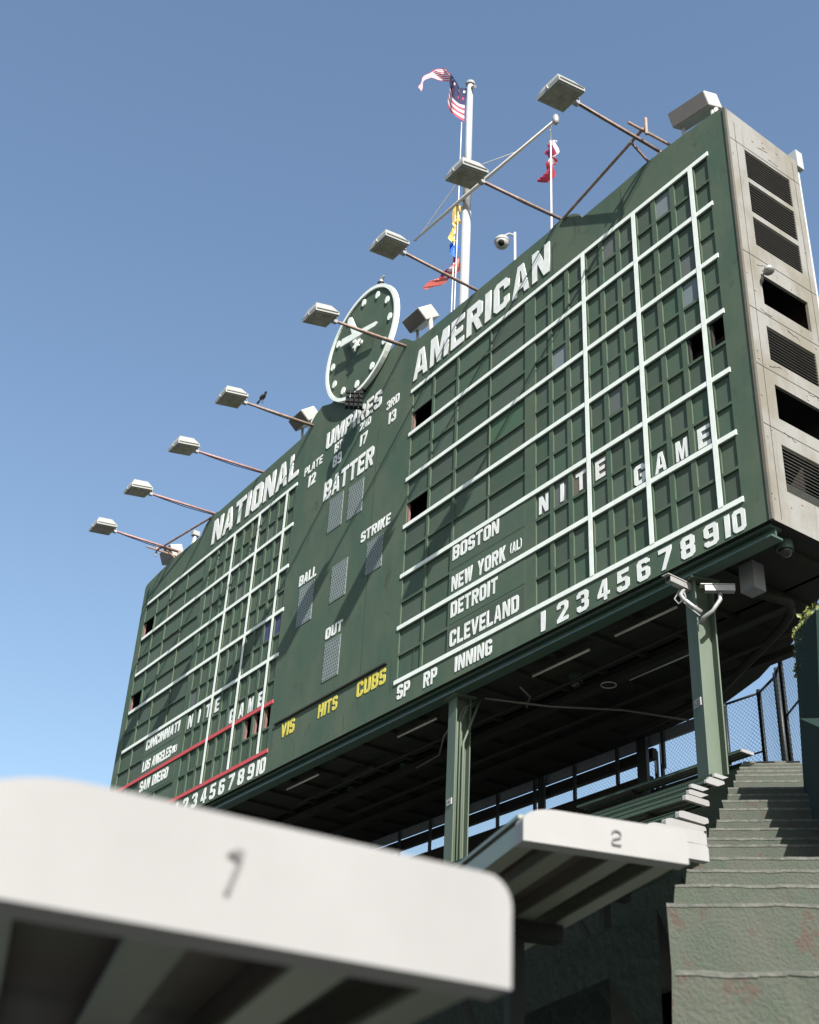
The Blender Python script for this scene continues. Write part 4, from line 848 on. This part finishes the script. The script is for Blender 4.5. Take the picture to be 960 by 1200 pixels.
def cloth(name, cols, sub, colourf, label, cat, group, vs=10, wob=.04, seed=1):
    rr = random.Random(seed); mb = MB(); G = []
    n = (len(cols) - 1) * sub
    for i in range(n + 1):
        k = min(i // sub, len(cols) - 2); t = i / sub - k
        def cr_(a):  # catmull-rom through the edge points
            p = [Vector(cols[min(max(k + j, 0), len(cols) - 1)][a]) for j in (-1, 0, 1, 2)]
            return .5 * ((2 * p[1]) + (-p[0] + p[2]) * t + (2 * p[0] - 5 * p[1] + 4 * p[2] - p[3]) * t * t + (-p[0] + 3 * p[1] - 3 * p[2] + p[3]) * t ** 3)
        A, B_ = cr_(0), cr_(1); colp = []
        for j in range(vs + 1):
            s = j / vs; P_ = A + (B_ - A) * s; P_.y += math.sin(i * .9 + s * 5 + seed) * wob; colp.append((P_.x, P_.y, P_.z + ZO))
        G.append(colp)
    for i in range(n):
        for j in range(vs):
            mb.m(colourf(i / n, (j + .5) / vs, i, j)); mb.poly([G[i][j], G[i + 1][j], G[i + 1][j + 1], G[i][j + 1]])
    o = mb.build(name, None, None, fix=False, smooth=True); tag(o, label, cat, group); return o
US = [((-11.12, 2.95, 14.18), (-11.12, 2.95, 12.72)), ((-11.0 - .1, 2.7, 13.99), (-11.24, 2.7, 12.89)), ((-11.25, 2.65, 14.42), (-11.59, 2.65, 13.53)), ((-11.92, 2.95, 15.51), (-11.96, 2.95, 14.58)), ((-12.83, 3.3, 16.96), (-12.31, 3.3, 15.78)), ((-13.37, 3.3, 17.4), (-13.09, 3.3, 16.63)), ((-13.56, 3.1, 17.22), (-13.39, 3.1, 16.9)), ((-13.58, 2.9, 16.72), (-13.42, 2.9, 16.49)), ((-13.5, 2.8, 16.3), (-13.33, 2.8, 15.94))]
cloth('stars_and_stripes_flag', US, 5, lambda u, v, i, j: (M['f_navy'] if (u < .38 and v < .54 and not (i % 4 == 1 and j % 3 == 1)) else (M['f_red'] if j % 2 == 0 else M['f_white'])), 'large red and white striped flag with navy canton streaming from the mast top', 'flag', 'flags behind the scoreboard', vs=13, wob=.03)
RED = [((-7.30, 2.9, 8.5), (-7.20, 3.0, 8.6)), ((-7.38, 2.9, 8.43), (-7.15, 3.0, 8.42)), ((-7.45, 2.9, 8.24), (-7.12, 3.0, 8.0)), ((-7.35, 2.9, 7.92), (-7.2, 3.0, 7.84)), ((-7.49, 2.9, 7.66), (-7.26, 3.0, 7.6)), ((-7.75, 2.9, 7.45), (-7.28, 3.0, 7.25))]
cloth('banner', RED, 5, lambda u, v, i, j: M['f_white'] if (u < .15 or (.55 < u < .74 and .25 < v < .8) or (v > .8 and u < .5)) else (M['f_plum'] if (.2 < u < .5 and (i + j) % 5 < 3) else M['f_red']), 'crumpled red and white banner on the right halyard of the yard', 'flag', 'flags behind the scoreboard', vs=8, wob=.07, seed=2)
YEL = [((-11.20, 2.85, 9.34), (-11.2, 3.0, 9.41)), ((-11.45, 2.85, 8.92), (-11.13, 2.95, 8.74)), ((-11.28, 2.85, 8.6), (-11.3, 2.9, 8.72)), ((-11.5, 2.85, 8.35), (-11.28, 2.9, 8.40)), ((-11.36, 2.85, 8.05), (-11.3, 2.9, 8.1))]
cloth('pennant', YEL, 5, lambda u, v, i, j: M['f_yellow'], 'limp yellow pennant hanging beside the mast', 'flag', 'flags behind the scoreboard', vs=6, wob=.06, seed=3)
BLU = [((-11.38, 2.85, 8.02), (-11.32, 3.0, 8.1)), ((-11.52, 2.85, 7.9), (-11.2, 2.95, 7.85)), ((-11.2, 2.88, 7.38), (-11.18, 2.95, 7.45))]
cloth('pennant', BLU, 5, lambda u, v, i, j: M['f_blue'], 'limp bright blue pennant hanging beside the mast', 'flag', 'flags behind the scoreboard', vs=6, wob=.04, seed=4)
PEN = [((-11.2, 2.85, 7.40), (-11.18, 3.0, 7.45)), ((-11.65, 2.85, 7.20), (-11.22, 3.0, 6.98)), ((-12.17, 2.85, 7.26), (-12.04, 3.0, 7.08)), ((-12.80, 2.85, 7.42), (-12.74, 3.0, 7.38))]
cloth('pennant', PEN, 6, lambda u, v, i, j: (M['f_plum'] if (u < .45 and v < .25) else M['f_white'] if (u < .45 and .3 < v < .75 and i % 3) else M['f_coral']), 'coral pennant with plum edge and white figures blowing left from the mast', 'flag', 'flags behind the scoreboard', vs=8, wob=.04, seed=5)
